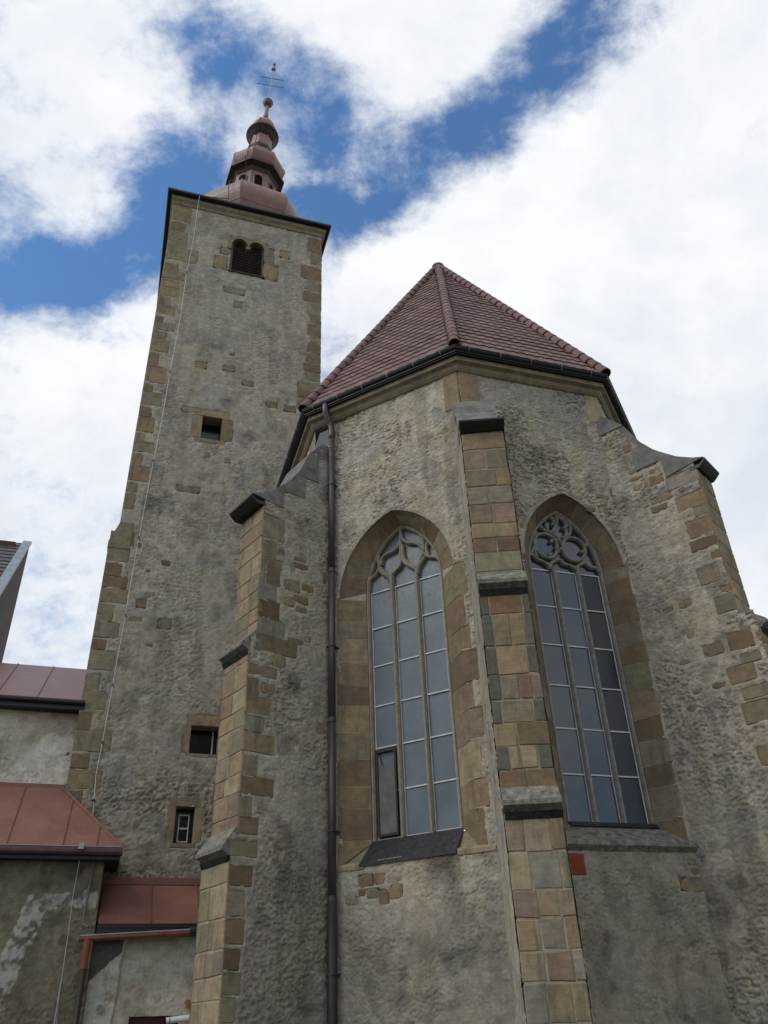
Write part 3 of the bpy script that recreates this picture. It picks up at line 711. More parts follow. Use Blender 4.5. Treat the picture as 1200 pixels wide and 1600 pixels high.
ys = [160,360,600,775,980,1180,1440]; zz = [FC3.px(835+(y-160)/26, 1240+y/4)[1] for y in ys]; zz[0] = 3.93
pt3 = [[(0,.3,PK),(.3,.75,TN),(.75,1,PK)],[(0,.35,TN),(.35,.85,GY),(.85,1,TN)],[(0,.4,PK),(.4,.75,OC),(.75,1,TN)],[(0,.38,OC),(.38,.78,OL),(.78,1,OC)],[(0,.4,TN),(.4,.84,PK),(.84,1,GY)],[(0,.35,GY),(.35,.75,OC),(.75,1,OC)]]
courses(FC3, -.36, .36, [(zz[i+1], zz[i], pt3[i]) for i in range(len(pt3))] + random_courses(0.02, zz[-1], [OC, OL, TN, PK]), btC)
FCs = Frame(cW-sC*.36, bC, -sC)
FCr = Frame(cW+sC*.36, bC, sC)
CST = [[1.45,7.33,10.27],[1.56,4.12,7.22],[1.66,0,4.02]]

# left
lst = [[1.44,7.45,10.27],[1.58,4.20,7.30],[1.69,0,4.02]]
btL, bL, sL = buttress(W1, -129.38, -.43, .40, lst, 'buttress left of the downpipe with plastered side and bright stone front', 1, .98)
FL = [Frame(W1+bL*D, sL, bL) for D, _, _ in lst]
for fr, (D, z0, z1) in zip(FL, lst): courses(fr, -.43, .40, random_courses(max(z0, .02), z1-.08, [OC, TN, TN, OL, OC, PK]), btL)
FLs = Frame(W1+sL*.40, bL, sL)              # u = reach from the corner
l1 = [(450,430,582,578,OL),(440,585,528,690,OL),(430,690,570,752,OL),(465,735,556,860,BR),(420,720,460,832,GY),(420,840,532,952,GY),(412,955,550,1072,DK),(405,1068,582,1182,GY),(400,1185,658,1292,BR)]
l2 = [(350,1362,532,1432,PK),(345,1440,418,1595,OL)]
def side_stones(fr, off, sc, lst_, D, parent):
    for x0, y0, x1, y1, col in lst_:
        u0, u1, z0, z1 = fr.rect(off[0]+x0/sc, off[1]+y0/sc, off[0]+x1/sc, off[1]+y1/sc)
        u0, u1 = min(u0, u1), max(u0, u1)
        if abs(u1-D) < .16: u1 = D-.085
        stone(fr, u0, min(u1, D-.085), z0+.006, z1-.006, col, parent, proud=.006)
    return
side_stones(FLs, (300,700), 4, l1, 1.44+.08, btL); side_stones(FLs, (300,700), 4, l2, 1.58+.08, btL)
l3 = [(250,238,356,312,OC),(245,316,326,384,GY),(235,388,372,474,OC),(230,480,300,566,OL),(222,572,366,648,BR),(218,652,276,742,OL),(212,738,302,812,BR)]
l4 = [(190,835,300,905,OL),(180,940,280,1030,DK),(175,1042,250,1156,OL),(168,1162,245,1272,BR),(160,1288,226,1382,DK),(150,1388,228,1484,OL),(145,1490,205,1600,OL)]
side_stones(FLs, (290,1000), 2.667, l3, 1.58+.08, btL); side_stones(FLs, (290,1000), 2.667, l4, 1.69+.08, btL)
stones_px(FLs, (300,700), 4, [(580,830,672,902,OL),(690,862,756,902,BR),(580,935,640,992,OC),(642,928,724,978,BR),(650,995,712,1032,OL),(636,722,720,760,BR),(642,690,712,716,OL),(502,1300,582,1372,OL),(430,1472,512,1542,OC),(820,785,840,850,RD),(540,628,580,672,BR),(700,1180,740,1215,OC),(600,1190,690,1230,BR)], btL, rubble)
stones_px(FLs, (290,1000), 2.667, [(548,352,582,392,OC),(470,945,495,965,OL),(455,1155,490,1185,GY)], btL, rubble)
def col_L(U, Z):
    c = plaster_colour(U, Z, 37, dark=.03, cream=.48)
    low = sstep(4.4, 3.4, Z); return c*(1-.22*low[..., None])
def side_limit(stg, k=1.0):
    def f(U, Z):
        cap = np.interp(Z, [p[0] for p in CAPP][::-1], [p[1]*k for p in CAPP][::-1])-.12
        d = np.where(Z > stg[0][1]+.05, stg[0][0], np.where(Z > stg[1][1]+.03, stg[1][0], stg[2][0]))-.03
        return U > np.where(Z > 10.24, np.minimum(cap, d), d)
    return f
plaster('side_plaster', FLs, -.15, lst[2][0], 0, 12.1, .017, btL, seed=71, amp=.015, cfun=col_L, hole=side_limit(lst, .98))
FLl = Frame(W1-sL*.43, bL, -sL)
plaster('side_plaster', FCs, -.1, 1.66, 0, 11.9, .02, btC, seed=44, amp=.009, hole=side_limit(CST, .93))
plaster('side_plaster', FCr, -.1, 1.66, 0, 11.9, .04, btC, seed=45, amp=.009, hole=side_limit(CST, .93))
plaster('side_plaster', FLl, -.15, lst[2][0], 0, 12.1, .05, btL, seed=81, hole=side_limit(lst, .98))

# right
rst = [[1.60,7.18,10.27],[1.83,4.10,7.02],[1.95,0,4.0]]
btR, bR, sR = buttress(W3, 130.5, -.12, .53, rst, 'buttress at the right picture edge against the sky', -1, 1.02)
FR = [Frame(W3+bR*D, sR, bR) for D, _, _ in rst]
for fr, (D, z0, z1) in zip(FR, rst): courses(fr, -.12, .53, random_courses(max(z0, .02), z1-.08, [OL, OC, OL, BR, GY]), btR)
FRs = Frame(W3-sR*.12, bR, -sR)
side_stones(FRs, (900,600), 4, [(560,545,770,640,GY),(625,680,810,780,OC),(735,752,815,825,OL),(690,832,850,958,BR),(712,965,880,1035,DK),(840,1040,902,1095,BR),(760,1130,902,1252,OL),(905,1258,975,1305,BR),(870,1312,1000,1430,OL)], 1.60+.08, btR)
side_stones(FRs, (1000,660), 2.425, [(330,785,432,862,BR),(380,868,462,912,OL),(330,918,442,988,OC),(385,994,490,1046,OL),(390,1054,500,1138,OL),(445,1220,520,1300,OC)], 1.83+.08, btR)
stones_px(FRs, (900,600), 4, [(455,572,550,632,BR),(360,632,415,666,OL),(470,692,600,742,PK),(470,757,570,802,BR),(640,1355,722,1402,OC),(545,1395,602,1432,OL),(292,376,342,432,RD),(380,470,425,502,RD),(430,492,502,522,RD),(455,540,500,565,BR),(330,530,400,560,OL),(340,580,420,605,BR)], btR, rubble)
stones_px(FRs, (1000,660), 2.425, [(240,835,315,885,PK),(150,895,190,920,OL),(200,1010,235,1030,OL),(275,985,325,1008,BR),(180,1075,210,1100,OL),(180,795,210,820,OC)], btR, rubble)
def col_R(U, Z): return plaster_colour(U, Z, 47, dark=.02, cream=.62)
plaster('side_plaster', FRs, -.2, rst[2][0], 0, 12.1, .018, btR, seed=99, amp=.018, cfun=col_R, hole=side_limit(rst, 1.02))
FRr = Frame(W3+sR*.53, bR, sR)
plaster('side_plaster', FRr, -.2, rst[2][0], 0, 12.1, .06, btR, seed=98, hole=side_limit(rst, 1.02))

# ---- cornice, gutter, roof
def mitre(o): return ring(o)
cor = empty('cornice', (*W2[:2], 12.92), choir)
prof = [(0, 12.92), (.05, 12.94), (.09, 12.99), (.12, 13.06), (.20, 13.10), (.205, 13.20), (-.1, 13.20), (-.1, 12.92)]   # outward, z
RS = {p: ring(OFF-p[0]) for p in prof}
for i in range(5):
    nseg = 3 if i in (1, 2) else (5 if i == 0 else 3)
    for k in range(nseg):
        V = []; n = len(prof)
        for f in (k/nseg, (k+1)/nseg):
            for p in prof:
                a, b = RS[p][i], RS[p][i+1]; L_ = np.linalg.norm(b-a); g = .003/L_ if 0 < f < 1 else 0
                ff = f+(g if f == k/nseg else -g); q = a+(b-a)*ff; V.append((q[0], q[1], p[1]))
        Fc = [(j, (j+1) % n, n+(j+1) % n, n+j) for j in range(n)] + [tuple(range(n)), tuple(range(2*n-1, n-1, -1))]
        mk('cornice_stone', V, Fc, M_ST, cor, color=jit(OL, .1))
def sweep(profile, i0, i1, closed=False):   # profile of (inset from the eaves outline, z)
    rs = [ring(p[0]) for p in profile]; n = len(profile); V = []; Fc = []
    for i in range(i0, i1+1):
        for k, p in enumerate(profile): V.append((rs[k][i][0], rs[k][i][1], p[1]))
    for i in range(i1-i0):
        for k in range(n if closed else n-1): k2 = (k+1) % n; Fc.append((i*n+k, i*n+k2, (i+1)*n+k2, (i+1)*n+k))
    if closed: Fc += [tuple(range(n)), tuple((i1-i0)*n+k for k in range(n-1, -1, -1))]
    return V, Fc
V, Fc = sweep([(.08, 13.34), (.08, 13.203), (.45, 13.203), (.45, 13.34)], 0, 5, True); mk('fascia', V, Fc, M_BLACK, choir)
g = [(.085+.085*math.cos(t), 13.345+.085*math.sin(t)) for t in np.linspace(math.pi, 2*math.pi, 9)]
gi = [(.085+.077*math.cos(t), 13.347+.077*math.sin(t)) for t in np.linspace(2*math.pi, math.pi, 9)]
V, Fc = sweep([(-.008, 13.352), (-.008, 13.338)]+g[0:]+gi, 0, 5, True); gut = mk('gutter', V, Fc, M_BLACK, choir, smooth=False)
V, Fc = sweep([(.055, 13.262), (.055, 13.235), (.075, 13.235), (.075, 13.262)], 0, 5, True); mk('gutter_rail', V, Fc, M_BLACK, gut)
RG = ring(0.0)
for i, cnt in ((0, 5), (1, 6), (2, 5)):
    a, b = RG[i], RG[i+1]; d = (b-a)/np.linalg.norm(b-a); nn = [nZ, nA, nB][i]
    for k in range(cnt):
        f = (k+.45)/cnt; p = a+(b-a)*f; p = np.array((p[0], p[1], 0))
        pts = [p+nn*(-.085+.092*math.cos(t))+ZH*(13.345+.092*math.sin(t)) for t in np.linspace(0, -math.pi, 7)]
        mb = MB()
        for q0, q1 in zip(pts[:-1], pts[1:]):
            mb.add(boxv((q0+q1)/2, d, (q1-q0)/np.linalg.norm(q1-q0), np.cross(d, (q1-q0)/np.linalg.norm(q1-q0)), (-.011, .011), (-np.linalg.norm(q1-q0)/2, np.linalg.norm(q1-q0)/2), (-.004, .004)), BOXF)
        mb.build('gutter_bracket', M_BRK, gut)

# roof
ctr = P2 + az(azB)*aB/2 + az(azB-90)*aB*(1+math.sqrt(2))/2; APEX = np.array((ctr[0], ctr[1], 21.02))
RE = [np.array((p[0], p[1], 13.40)) for p in ring(.06)]
back_ridge = APEX + az(azZ)*3.0
tri = [(RE[1], RE[2], APEX, APEX), (RE[2], RE[3], APEX, APEX), (RE[3], RE[4], APEX, APEX), (RE[0], RE[1], APEX, back_ridge), (RE[4], RE[5], back_ridge, APEX)]
mbr = MB()
for a, b, c, d in tri: mbr.add([a, b, c, d] if np.linalg.norm(c-d) > .1 else [a, b, c], [(0,1,2,3)] if np.linalg.norm(c-d) > .1 else [(0,1,2)])
roof = mbr.build('roof', M_BLACK, choir)
def tiles(a, b, c, d):                     # courses of rolled tiles on one slope; c right top, d left top
    e = (b-a)/np.linalg.norm(b-a); mid = (c+d)/2; up_ = (mid-a)-e*((mid-a)@e); Ls = np.linalg.norm(up_); up_ /= Ls
    n = np.cross(e, up_); n = n if n[2] > 0 else -n
    uL = lambda t: ((d-a)@e)*t/Ls; uR = lambda t: np.linalg.norm(b-a)+(((c-b)@e)*t/Ls)
    V = []; Fc = []; TV = []; ex = .29; nC = int(Ls/ex); wv = .22
    for r in range(nC):
        t0 = r*ex-(.05 if r == 0 else 0); t1 = min((r+1)*ex+.02, Ls); l, rr_ = uL(r*ex+ex/2), uR(r*ex+ex/2)
        if rr_-l < .1: continue
        sh = (r % 2)*wv*.5 if False else 0.0
        us = [l] + [k*wv/5+sh for k in range(int((l-sh)/(wv/5))+1, int((rr_-sh)/(wv/5))+1)] + [rr_]
        base = len(V); jt = random.uniform(-.004, .004)
        for u in us:
            ph = ((u-sh)/wv) % 1.0; hh = .0075*math.sin(ph*2*math.pi)
            tid = int((u-sh)//wv); tv = ((tid*7919+r*104729) % 97)/97.0
            for tt, off, wk in ((t0, -.004, 0), (t0, .036+jt, 1), (t1, .012, .9)):
                V.append(a+e*u+up_*tt+n*(off+hh*wk)); TV.append(tv)
        for k in range(len(us)-1):
            i = base+3*k; j = i+3; Fc += [(i, j, j+1, i+1), (i+1, j+1, j+2, i+2)]
    return V, Fc, TV
mbr = MB(); TVs = []
for q in tri[:4]:
    V, Fc, TV = tiles(*q); mbr.add(V, Fc); TVs += TV
ro = mk('roof_tiles', mbr.V, mbr.F, M_TILE, roof, kind='stuff')
at = ro.data.attributes.new('tilev', 'FLOAT', 'POINT'); at.data.foreach_set('value', np.array(TVs, np.float32))
# hip tiles: one mesh, many objects
def hip_mesh():
    V = []; Fc = []; n = 9
    for y, r in ((0, .118), (.0, .135), (.05, .133), (.37, .105)):
        for k in range(n):
            t = math.pi*(-.08+1.16*k/(n-1)); V.append((r*math.cos(t), y, r*math.sin(t)-.02))
    for i in range(3):
        for k in range(n-1): Fc.append((i*n+k, i*n+k+1, (i+1)*n+k+1, (i+1)*n+k))
    me = bpy.data.meshes.new('hip_tile'); me.from_pydata(V, [], Fc); me.polygons.foreach_set('use_smooth', [True]*len(Fc)); me.update(); me.materials.append(M_TILE)
    at = me.attributes.new('tilev', 'FLOAT', 'POINT'); at.data.foreach_set('value', np.full(len(V), .55, np.float32)); return me
HM = [hip_mesh() for _ in range(3)]
for i_, m_ in enumerate(HM): m_.attributes['tilev'].data.foreach_set('value', np.full(len(m_.vertices), (.3, .55, .8)[i_], np.float32))
def lay_hip(a, b, stepl=.31):
    L_ = np.linalg.norm(b-a); y = (b-a)/L_; x = np.cross(y, ZH); x /= np.linalg.norm(x); z = np.cross(x, y)
    for k in range(int(L_/stepl)):
        p = a+y*(k*stepl-.03)+z*.035
        o = bpy.data.objects.new('hip_tile', random.choice(HM)); C.objects.link(o); o.parent = roof
        rx = random.uniform(-.02, .02)
        R = Matrix([[x[i], y[i], z[i], 0] for i in range(3)]+[[0,0,0,1]]) @ Matrix.Rotation(rx, 4, 'Z') @ Matrix.Rotation(.05, 4, 'X')
        R.translation = Vector(p-WL[roof.name]); o.matrix_local = R
for k in (1, 2, 3, 4): lay_hip(RE[k], APEX)
lay_hip(back_ridge, APEX)
mb = MB(); V, Fc = tube([APEX-ZH*.08, APEX+ZH*.04, APEX+ZH*.12, APEX+ZH*.15], [.2, .19, .12, .02], 12); mb.add(V, Fc); o = mb.build('apex_cap', M_TILE, roof, smooth=True)

# ---- downpipe
ds = []
up0, _ = FA.px(518, 700, -.13)
pipe = empty('downpipe', FA.pt(up0, 0, .13), choir)
zj = FA.px(519, 1408, -.13)[1]
gp = FA.pt(up0-.06, 13.22, .28)
pts = [gp+ZH*.06, gp-ZH*.02, gp-ZH*.12, FA.pt(up0-.045, 12.98, .24), FA.pt(up0-.02, 12.82, .16), FA.pt(up0, 12.70, .13), FA.pt(up0, 12.4, .13)]
V, Fc = tube(smooth_curve(pts, 3), .068, 12); mk('pipe_bend', V, Fc, M_PIPE, pipe, smooth=True)
z = 12.42
for z2 in (9.15, 6.2, zj):
    V, Fc = tube([FA.pt(up0+.02*(12-z)/10, z, .13), FA.pt(up0+.02*(12-z2)/10, z2, .13)], .064, 14); mk('pipe_length', V, Fc, M_PIPE, pipe, smooth=True)
    V, Fc = tube([FA.pt(up0+.02*(12-z2)/10, z2+.07, .13), FA.pt(up0+.02*(12-z2)/10, z2-.01, .13)], .071, 14); mk('pipe_collar', V, Fc, M_PIPE, pipe)
    z = z2
V, Fc = tube([FA.pt(up0+.018, zj, .13), FA.pt(up0+.022, 0, .13)], .074, 14); mk('pipe_length', V, Fc, M_IRON, pipe, smooth=True)
for zz_ in (11.2, 7.6, 4.4, 2.4):
    mk('pipe_clip', boxv(FA.pt(up0+.02*(12-zz_)/10, zz_, .13), FA.u, FA.n, ZH, (-.074, .074), (-.16, .072), (-.012, .012)), BOXF, M_PIPE, pipe)

# ================================================================== THE TOWER
TW = 5.42
tower = tag(empty('church_tower', FT.pt(TW/2, 0, -TW/2)), 'tall square plastered church tower with corner stones and brown onion-domed spire', 'tower')
mk('core', boxv(FT.pt(0,0,0), FT.u, -FT.n, ZH, (.05, TW-.05), (.5, TW-.05), (0, 27.3)), BOXF, M_DARK, tower)
# corner stones, left
def qpx(off, sc, lst_, left=True):
    for y0, y1, xe, col in lst_:
        ym = off[1]+(y0+y1)/2/sc; x = off[0]+xe/sc
        u, _ = FT.px(x, ym); z1 = FT.px(x, off[1]+y0/sc)[1]; z0 = FT.px(x, off[1]+y1/sc)[1]
        if left:
            e = 0.0 if z0 > 12.75 else -.22
            stone(FT, e, max(u, e+.25), z0+.008, z1-.008, col, tower, 'corner_stone', proud=.012, back=.2)
        else: stone(FT, min(u, TW-.25), TW, z0+.008, z1-.008, col, tower, 'corner_stone', proud=.012, back=.2)
qpx((240,80), 4, [(985,1078,235,OC),(1080,1134,198,BR),(1136,1190,214,OL),(1192,1252,205,OL),(1254,1335,275,OL),(1337,1388,155,BR),(1390,1442,190,OL),(1444,1490,160,OC),(1492,1545,160,OC),(1547,1610,105,BR)])
qpx((120,380), 2.857, [(240,283,420,OL),(285,328,440,OC),(330,360,385,BR),(362,400,440,OL),(402,434,400,OL),(437,492,410,OC),(495,556,365,BR),(560,632,400,OC),(634,668,340,BR),(672,734,380,OL),(737,780,335,BR),(783,850,345,OC),(853,894,295,OL),(896,940,340,OL),(943,1000,290,OC),(1003,1070,320,OC),(1073,1115,270,OL),(1118,1190,258,OL)])
qpx((0,820), 3, [(38,104,632,BR),(107,180,606,OL),(183,246,572,BR),(248,304,596,BR),(307,374,596,OL),(378,456,530,OL),(460,536,556,OL),(540,590,496,BR),(594,688,536,OL),(700,780,465,OL),(784,872,500,OL),(876,964,430,BR),(968,1070,520,OL),(1073,1146,420,BR)])
qpx((0,1180), 3.4286, [(82,186,542,OC),(190,272,442,BR),(276,340,400,OL)])
zz_ = 4.6
qpx((240,80), 4, [(1165,1250,965,BR),(1253,1330,985,OL),(1345,1420,930,BR),(1422,1498,975,OL),(1500,1562,940,BR),(1564,1610,990,OL)], False)
qpx((120,380), 2.857, [(95,150,1000,BR),(152,213,1036,OL),(215,256,1010,BR),(258,316,1030,OL),(318,356,1040,OL),(358,412,1030,BR),(414,440,1040,OL),(442,490,1030,BR),(492,530,1020,BR),(532,568,1012,BR),(570,612,1020,OL),(614,655,985,OL)], False)
zq = FT.px(497, 380+655/2.857)[1]
while zq > 12:
    h_ = random.uniform(.35, .55); stone(FT, TW-random.uniform(.35, .8), TW, zq-h_+.008, zq-.008, random.choice([OL, BR, OC]), tower, 'corner_stone', proud=.012, back=.2); zq -= h_
# weathering stone where the corner steps out
V, Fc = prism([FT.pt(u, z, .03) for u, z in ((-.24,12.62),(-.24,12.80),(-.02,13.42),(.32,13.42),(.32,12.62))], -FT.n*.5); mk('weathering_stone', V, Fc, M_ST, tower, color=OL)
FT.stones.append((-.3, .32, 12.62, 13.42, 0))
# stones and holes showing in the face
stones_px(FT, (120,380), 2.857, [(612,60,670,115,OC),(640,20,688,52,OL),(840,28,880,96,OL),(832,98,898,165,OC),(908,38,950,70,OC),(655,200,745,228,GY),(700,262,740,292,OL),(655,548,708,575,OL),(740,615,790,640,OL),(845,708,895,735,BR),(925,725,975,755,OL),(447,1085,545,1115,OL),(530,530,580,560,OC),(470,732,545,760,OL),(570,935,595,960,OL),(660,960,685,985,OL),(680,490,705,505,BR)], tower, rubble)
stones_px(FT, (0,820), 3, [(638,350,686,390,BR),(605,432,662,456,OL),(740,442,802,490,OL),(760,168,800,194,DK),(685,210,702,222,DK),(690,558,715,570,DK),(640,85,664,108,BR)], tower, rubble)
# small openings
def opening(fr, u0, u1, z0, z1, dep, parent, label, frame_cols, split=.22, lintel=.2, sill=.12, glass='dark', splay=0.0, rims=True):
    w = empty('small_window', fr.pt((u0+u1)/2, z0, 0), parent); w['label'] = label
    def blk(nm, a0, a1, b0, b1, col, s0=0, s1=0, s2=0, s3=0):
        # block with its own reveal: front rectangle, inner side splayed
        stone(fr, a0, a1, b0, b1, col, w, nm, proud=.008, back=dep+.05, jt=.004)
    blk('lintel', u0-split*.8, u1+split*.8, z1+.004, z1+lintel, frame_cols[0])
    blk('jamb_stone', u0-split, u0-.002, z0, z1, frame_cols[1]); blk('jamb_stone', u1+.002, u1+split*1.15, z0, z1, frame_cols[2])
    blk('sill_stone', u0-split*.5, u1+split*.5, z0-sill, z0-.004, frame_cols[3])
    mk('pane', boxv(fr.pt(0,0,0), fr.u, fr.n, ZH, (u0-.02, u1+.02), (-dep-.02, -dep), (z0-.02, z1+.02)), BOXF, M_GLD if glass else M_DARK, w)
    return w
wu0, wz1 = FT.px(317, 653); wu1, wz0 = FT.px(339, 687)
opening(FT, wu0, wu1+.1, wz0-.02, wz1+.08, .4, tower, 'small dark window high in the tower face', [OC, OC, BR, OL], .30, .26, .16)
w3 = opening(FT, 2.36, 3.02, 7.36, 8.02, .36, tower, 'small square window beside the buttress', [OC, OL, OL, GY], .16, .28, .08)
mk('window_bar', boxv(FT.pt(0,0,-.35), FT.u, FT.n, ZH, (2.90, 2.93), (0, .02), (7.40, 8.0)), BOXF, M_BAR, w3); mk('window_bar', boxv(FT.pt(0,0,-.35), FT.u, FT.n, ZH, (2.4, 2.90), (0, .02), (7.40, 7.425)), BOXF, M_BAR, w3)
w4 = opening(FT, 2.20, 2.62, 5.36, 6.14, .26, tower, 'narrow white-framed slit window under the square one', [OL, OC, OC, OL], .16, .2, .1)
mb = MB()
for a, c in (((2.29,2.315),(5.42,6.02)),((2.505,2.53),(5.42,6.02)),((2.315,2.505),(5.42,5.445)),((2.315,2.505),(5.995,6.02)),((2.315,2.505),(5.70,5.735))): mb.add(boxv(FT.pt(0,0,-.25), FT.u, FT.n, ZH, a, (0, .02), c), BOXF)
mb.build('sash', M_BAR, w4)
# belfry opening with louvres
bu0, bu1, bz0, bzs, bz1 = 2.14, 3.32, 24.10, 25.50, 25.86
bel = empty('belfry_window', FT.pt((bu0+bu1)/2, bz0, 0), tower); bel['label'] = 'twin-arched belfry opening with brown louvres'
bm_ = (bu0+bu1)/2; hw = (bu1-bu0)/4
arcp = []
for c in (bu0+hw, bu1-hw):
    for k in range(9): t = math.pi*(1-k/8); arcp.append((c+hw*math.cos(t), bzs+.36*math.sin(t)))
head = [(bu0-.16, bzs-.25), (bu0-.16, bzs+.12), (bu0, bzs+.45), (bu0+.3, bz1+.17), (bm_, bz1+.12), (bu1-.3, bz1+.17), (bu1, bzs+.45), (bu1+.16, bzs+.12), (bu1+.16, bzs-.25), (bu1, bzs-.25)] + arcp[::-1] + [(bu0, bzs-.25)]
V, Fc = prism([FT.pt(u, z, .02) for u, z in head], -FT.n*.32); mk('arch_stone', V, Fc, M_ST, bel, color=OL)
FT.stones.append((bu0-.1, bu1+.1, bzs-.2, bz1+.1, 0))
V, Fc = prism([FT.pt(bm_+a, z, .01) for a, z in ((-.09,bzs+.03),(-.04,bzs-.09),(.04,bzs-.09),(.09,bzs+.03))], -FT.n*.28); mk('corbel', V, Fc, M_ST, bel, color=OL)
mk('recess', boxv(FT.pt(0,0,0), FT.u, FT.n, ZH, (bu0-.05, bu1+.05), (-.50, -.48), (bz0-.1, bz1+.1)), BOXF, M_DARK, bel)
mb = MB()
for a, c in (((bu0+.01,bu0+.07),(bz0,bzs+.1)),((bu1-.07,bu1-.01),(bz0,bzs+.1)),((bu0+.07,bu1-.07),(bz0,bz0+.06))): mb.add(boxv(FT.pt(0,0,-.10), FT.u, FT.n, ZH, a, (-.05, .03), c), BOXF)
mb.build('louvre_frame', M_LOUV, bel)
mb = MB(); zl = bz0+.09
while zl < bzs+.08:
    V = [FT.pt(u, zl+dz, d) for u in (bu0+.07, bu1-.07) for dz, d in ((0,-.075),(.012,-.075),(.085,-.145),(.073,-.145))]
    mb.add(V, [(0,1,2,3),(7,6,5,4),(0,4,5,1),(1,5,6,2),(2,6,7,3),(3,7,4,0)]); zl += .082
mb.build('louvre_slats', M_LOUV, bel, kind='stuff')
V, Fc = prism([FT.pt(bu0-.05, z, d) for z, d in ((bz0,-.2),(bz0,.05),(bz0-.03,.06),(bz0-.06,.0),(bz0-.08,-.2))], FT.u*(bu1-bu0+.1)); mk('sill', V, Fc, M_LOUV, bel)
FT.stones.append((bu0-.02, bu1+.02, bz0-.03, bzs, 0))

def hole_T(U, Z):
    H = (U < -.005) & (Z > 12.7)
    for a, b, c, d in ((wu0, wu1+.1, wz0-.02, wz1+.08), (2.36, 3.02, 7.36, 8.02), (2.20, 2.62, 5.36, 6.14), (bu0+.01, bu1-.01, bz0, bzs+.33)): H |= (U > a-.03) & (U < b+.03) & (Z > c-.03) & (Z < d+.03)
    return H
def col_T(U, Z):
    c = plaster_colour(U, Z, 53, dark=.03, cream=.42)
    top = sstep(15, 24, Z); c = c*(1-.35*top[..., None])+(GREY*1.05)*.35*top[..., None]
    low = sstep(8.5, 6.5, Z); return c*(1-.10*low[..., None])
plaster('wall', FT, -.22, TW, 3.2, 27.0, .027, tower, amp=lambda U, Z: .009+.016*sstep(9, 5, Z)+.003*sstep(16, 10, Z), seed=13, cfun=col_T, hole=hole_T, edge=1.3)
plaster('wall', FT, -.22, TW, 0, 3.21, .1, tower, amp=.01, seed=14)
for O_, u_, n_, L_ in ((FT.pt(0,0,-TW), FT.n, -FT.u, TW), (FT.pt(TW,0,0), -FT.n, FT.u, TW), (FT.pt(TW,0,-TW), -FT.u, -FT.n, TW)):
    plaster('wall', Frame(O_, u_, n_), 0, L_, 0, 27.0, .12, tower, seed=int(L_*10)+3)
mk('corner_batter', boxv(FT.pt(0,0,0), FT.u, FT.n, ZH, (-.215, 0), (-.9, -.04), (0, 12.63)), BOXF, M_MORTAR, tower)
# cornice and eaves
def square_loft(levels, name, mat, parent, cap=True):    # levels: (overhang, z)
    V = []
    for o, z in levels: V += [FT.pt(-o, z, o), FT.pt(TW+o, z, o), FT.pt(TW+o, z, -TW-o), FT.pt(-o, z, -TW-o)]
    Fc = [(i*4+k, i*4+(k+1) % 4, i*4+4+(k+1) % 4, i*4+4+k) for i in range(len(levels)-1) for k in range(4)]
    if cap: Fc += [(3,2,1,0), tuple((len(levels)-1)*4+k for k in range(4))]
    return mk(name, V, Fc, mat, parent)
square_loft([(-.02,26.93),(.045,26.95),(.07,27.08),(.13,27.16),(.14,27.30),(-.1,27.30)], 'cornice', M_ST, tower).color = (*OL, 1)
square_loft([(.05,27.305),(.27,27.33),(.30,27.36),(.30,27.44),(-.2,27.62),(-.2,27.305)], 'eaves', M_EAVE, tower)
# ---- spire
SC = FT.pt(TW/2, 0, -TW/2); cd_ = -SC.copy(); cd_[2] = 0; cd_ /= np.linalg.norm(cd_); side = np.array((-cd_[1], cd_[0], 0)); side = side if side[0] > 0 else -side
def ax(z): return SC + side*(.24+.047*max(0, z-31.5)) + ZH*z
def lathe(levels, name, mat, parent, n=8, rot=28.5, smooth=False, cap=True):
    V = []
    for r, z in levels:
        c = ax(z)
        for k in range(n): t = math.radians(rot-azT)+2*math.pi*k/n; V.append(c+np.array((math.cos(t), math.sin(t), 0))*r)
    Fc = [(i*n+k, i*n+(k+1) % n, (i+1)*n+(k+1) % n, (i+1)*n+k) for i in range(len(levels)-1) for k in range(n)]
    if cap: Fc += [tuple(range(n-1, -1, -1)), tuple((len(levels)-1)*n+k for k in range(n))]
    return mk(name, V, Fc, mat, parent, smooth=smooth)
def curve_levels(pts, k=3): return [tuple(p) for p in smooth_curve(pts, k)]
sq = square_loft([(-.1,27.62),(-.9,27.95),(-1.2,28.05)], 'skirt_roof', M_COPPER, tower)
dome_pts = [(1.7,27.9),(2.05,28.3),(2.3,28.8),(2.46,29.35),(2.38,29.85),(2.1,30.25),(1.7,30.62),(1.3,30.92),(1.1,31.15)]
dome = lathe(curve_levels(dome_pts), 'dome', M_COPPER, tower)
def seams(pts, name, parent, n=8, rot=28.5, r=.022):
    for k in range(n):
        t = math.radians(rot-azT)+2*math.pi*k/n; dv = np.array((math.cos(t), math.sin(t), 0))
        V, Fc = tube([ax(z)+dv*(rr+.006) for rr, z in curve_levels(pts)], r, 5); mk(name, V, Fc, M_COPPER, parent)
seams(dome_pts, 'standing_seam', dome)
for zs_ in (28.85, 29.7, 30.5):
    rr = float(np.interp(zs_, [p[1] for p in dome_pts], [p[0] for p in dome_pts])); lathe([(rr-.03, zs_-.02), (rr+.018, zs_-.012), (rr+.018, zs_+.012), (rr-.04, zs_+.02)], 'cross_seam', M_COPPER, dome, cap=False)
lathe([(1.12,31.2),(1.16,31.28),(.95,31.33)], 'rim', M_COPD, dome)
lan = lathe([(.93,31.2),(.93,32.95)], 'lantern', M_COPPER, tower)
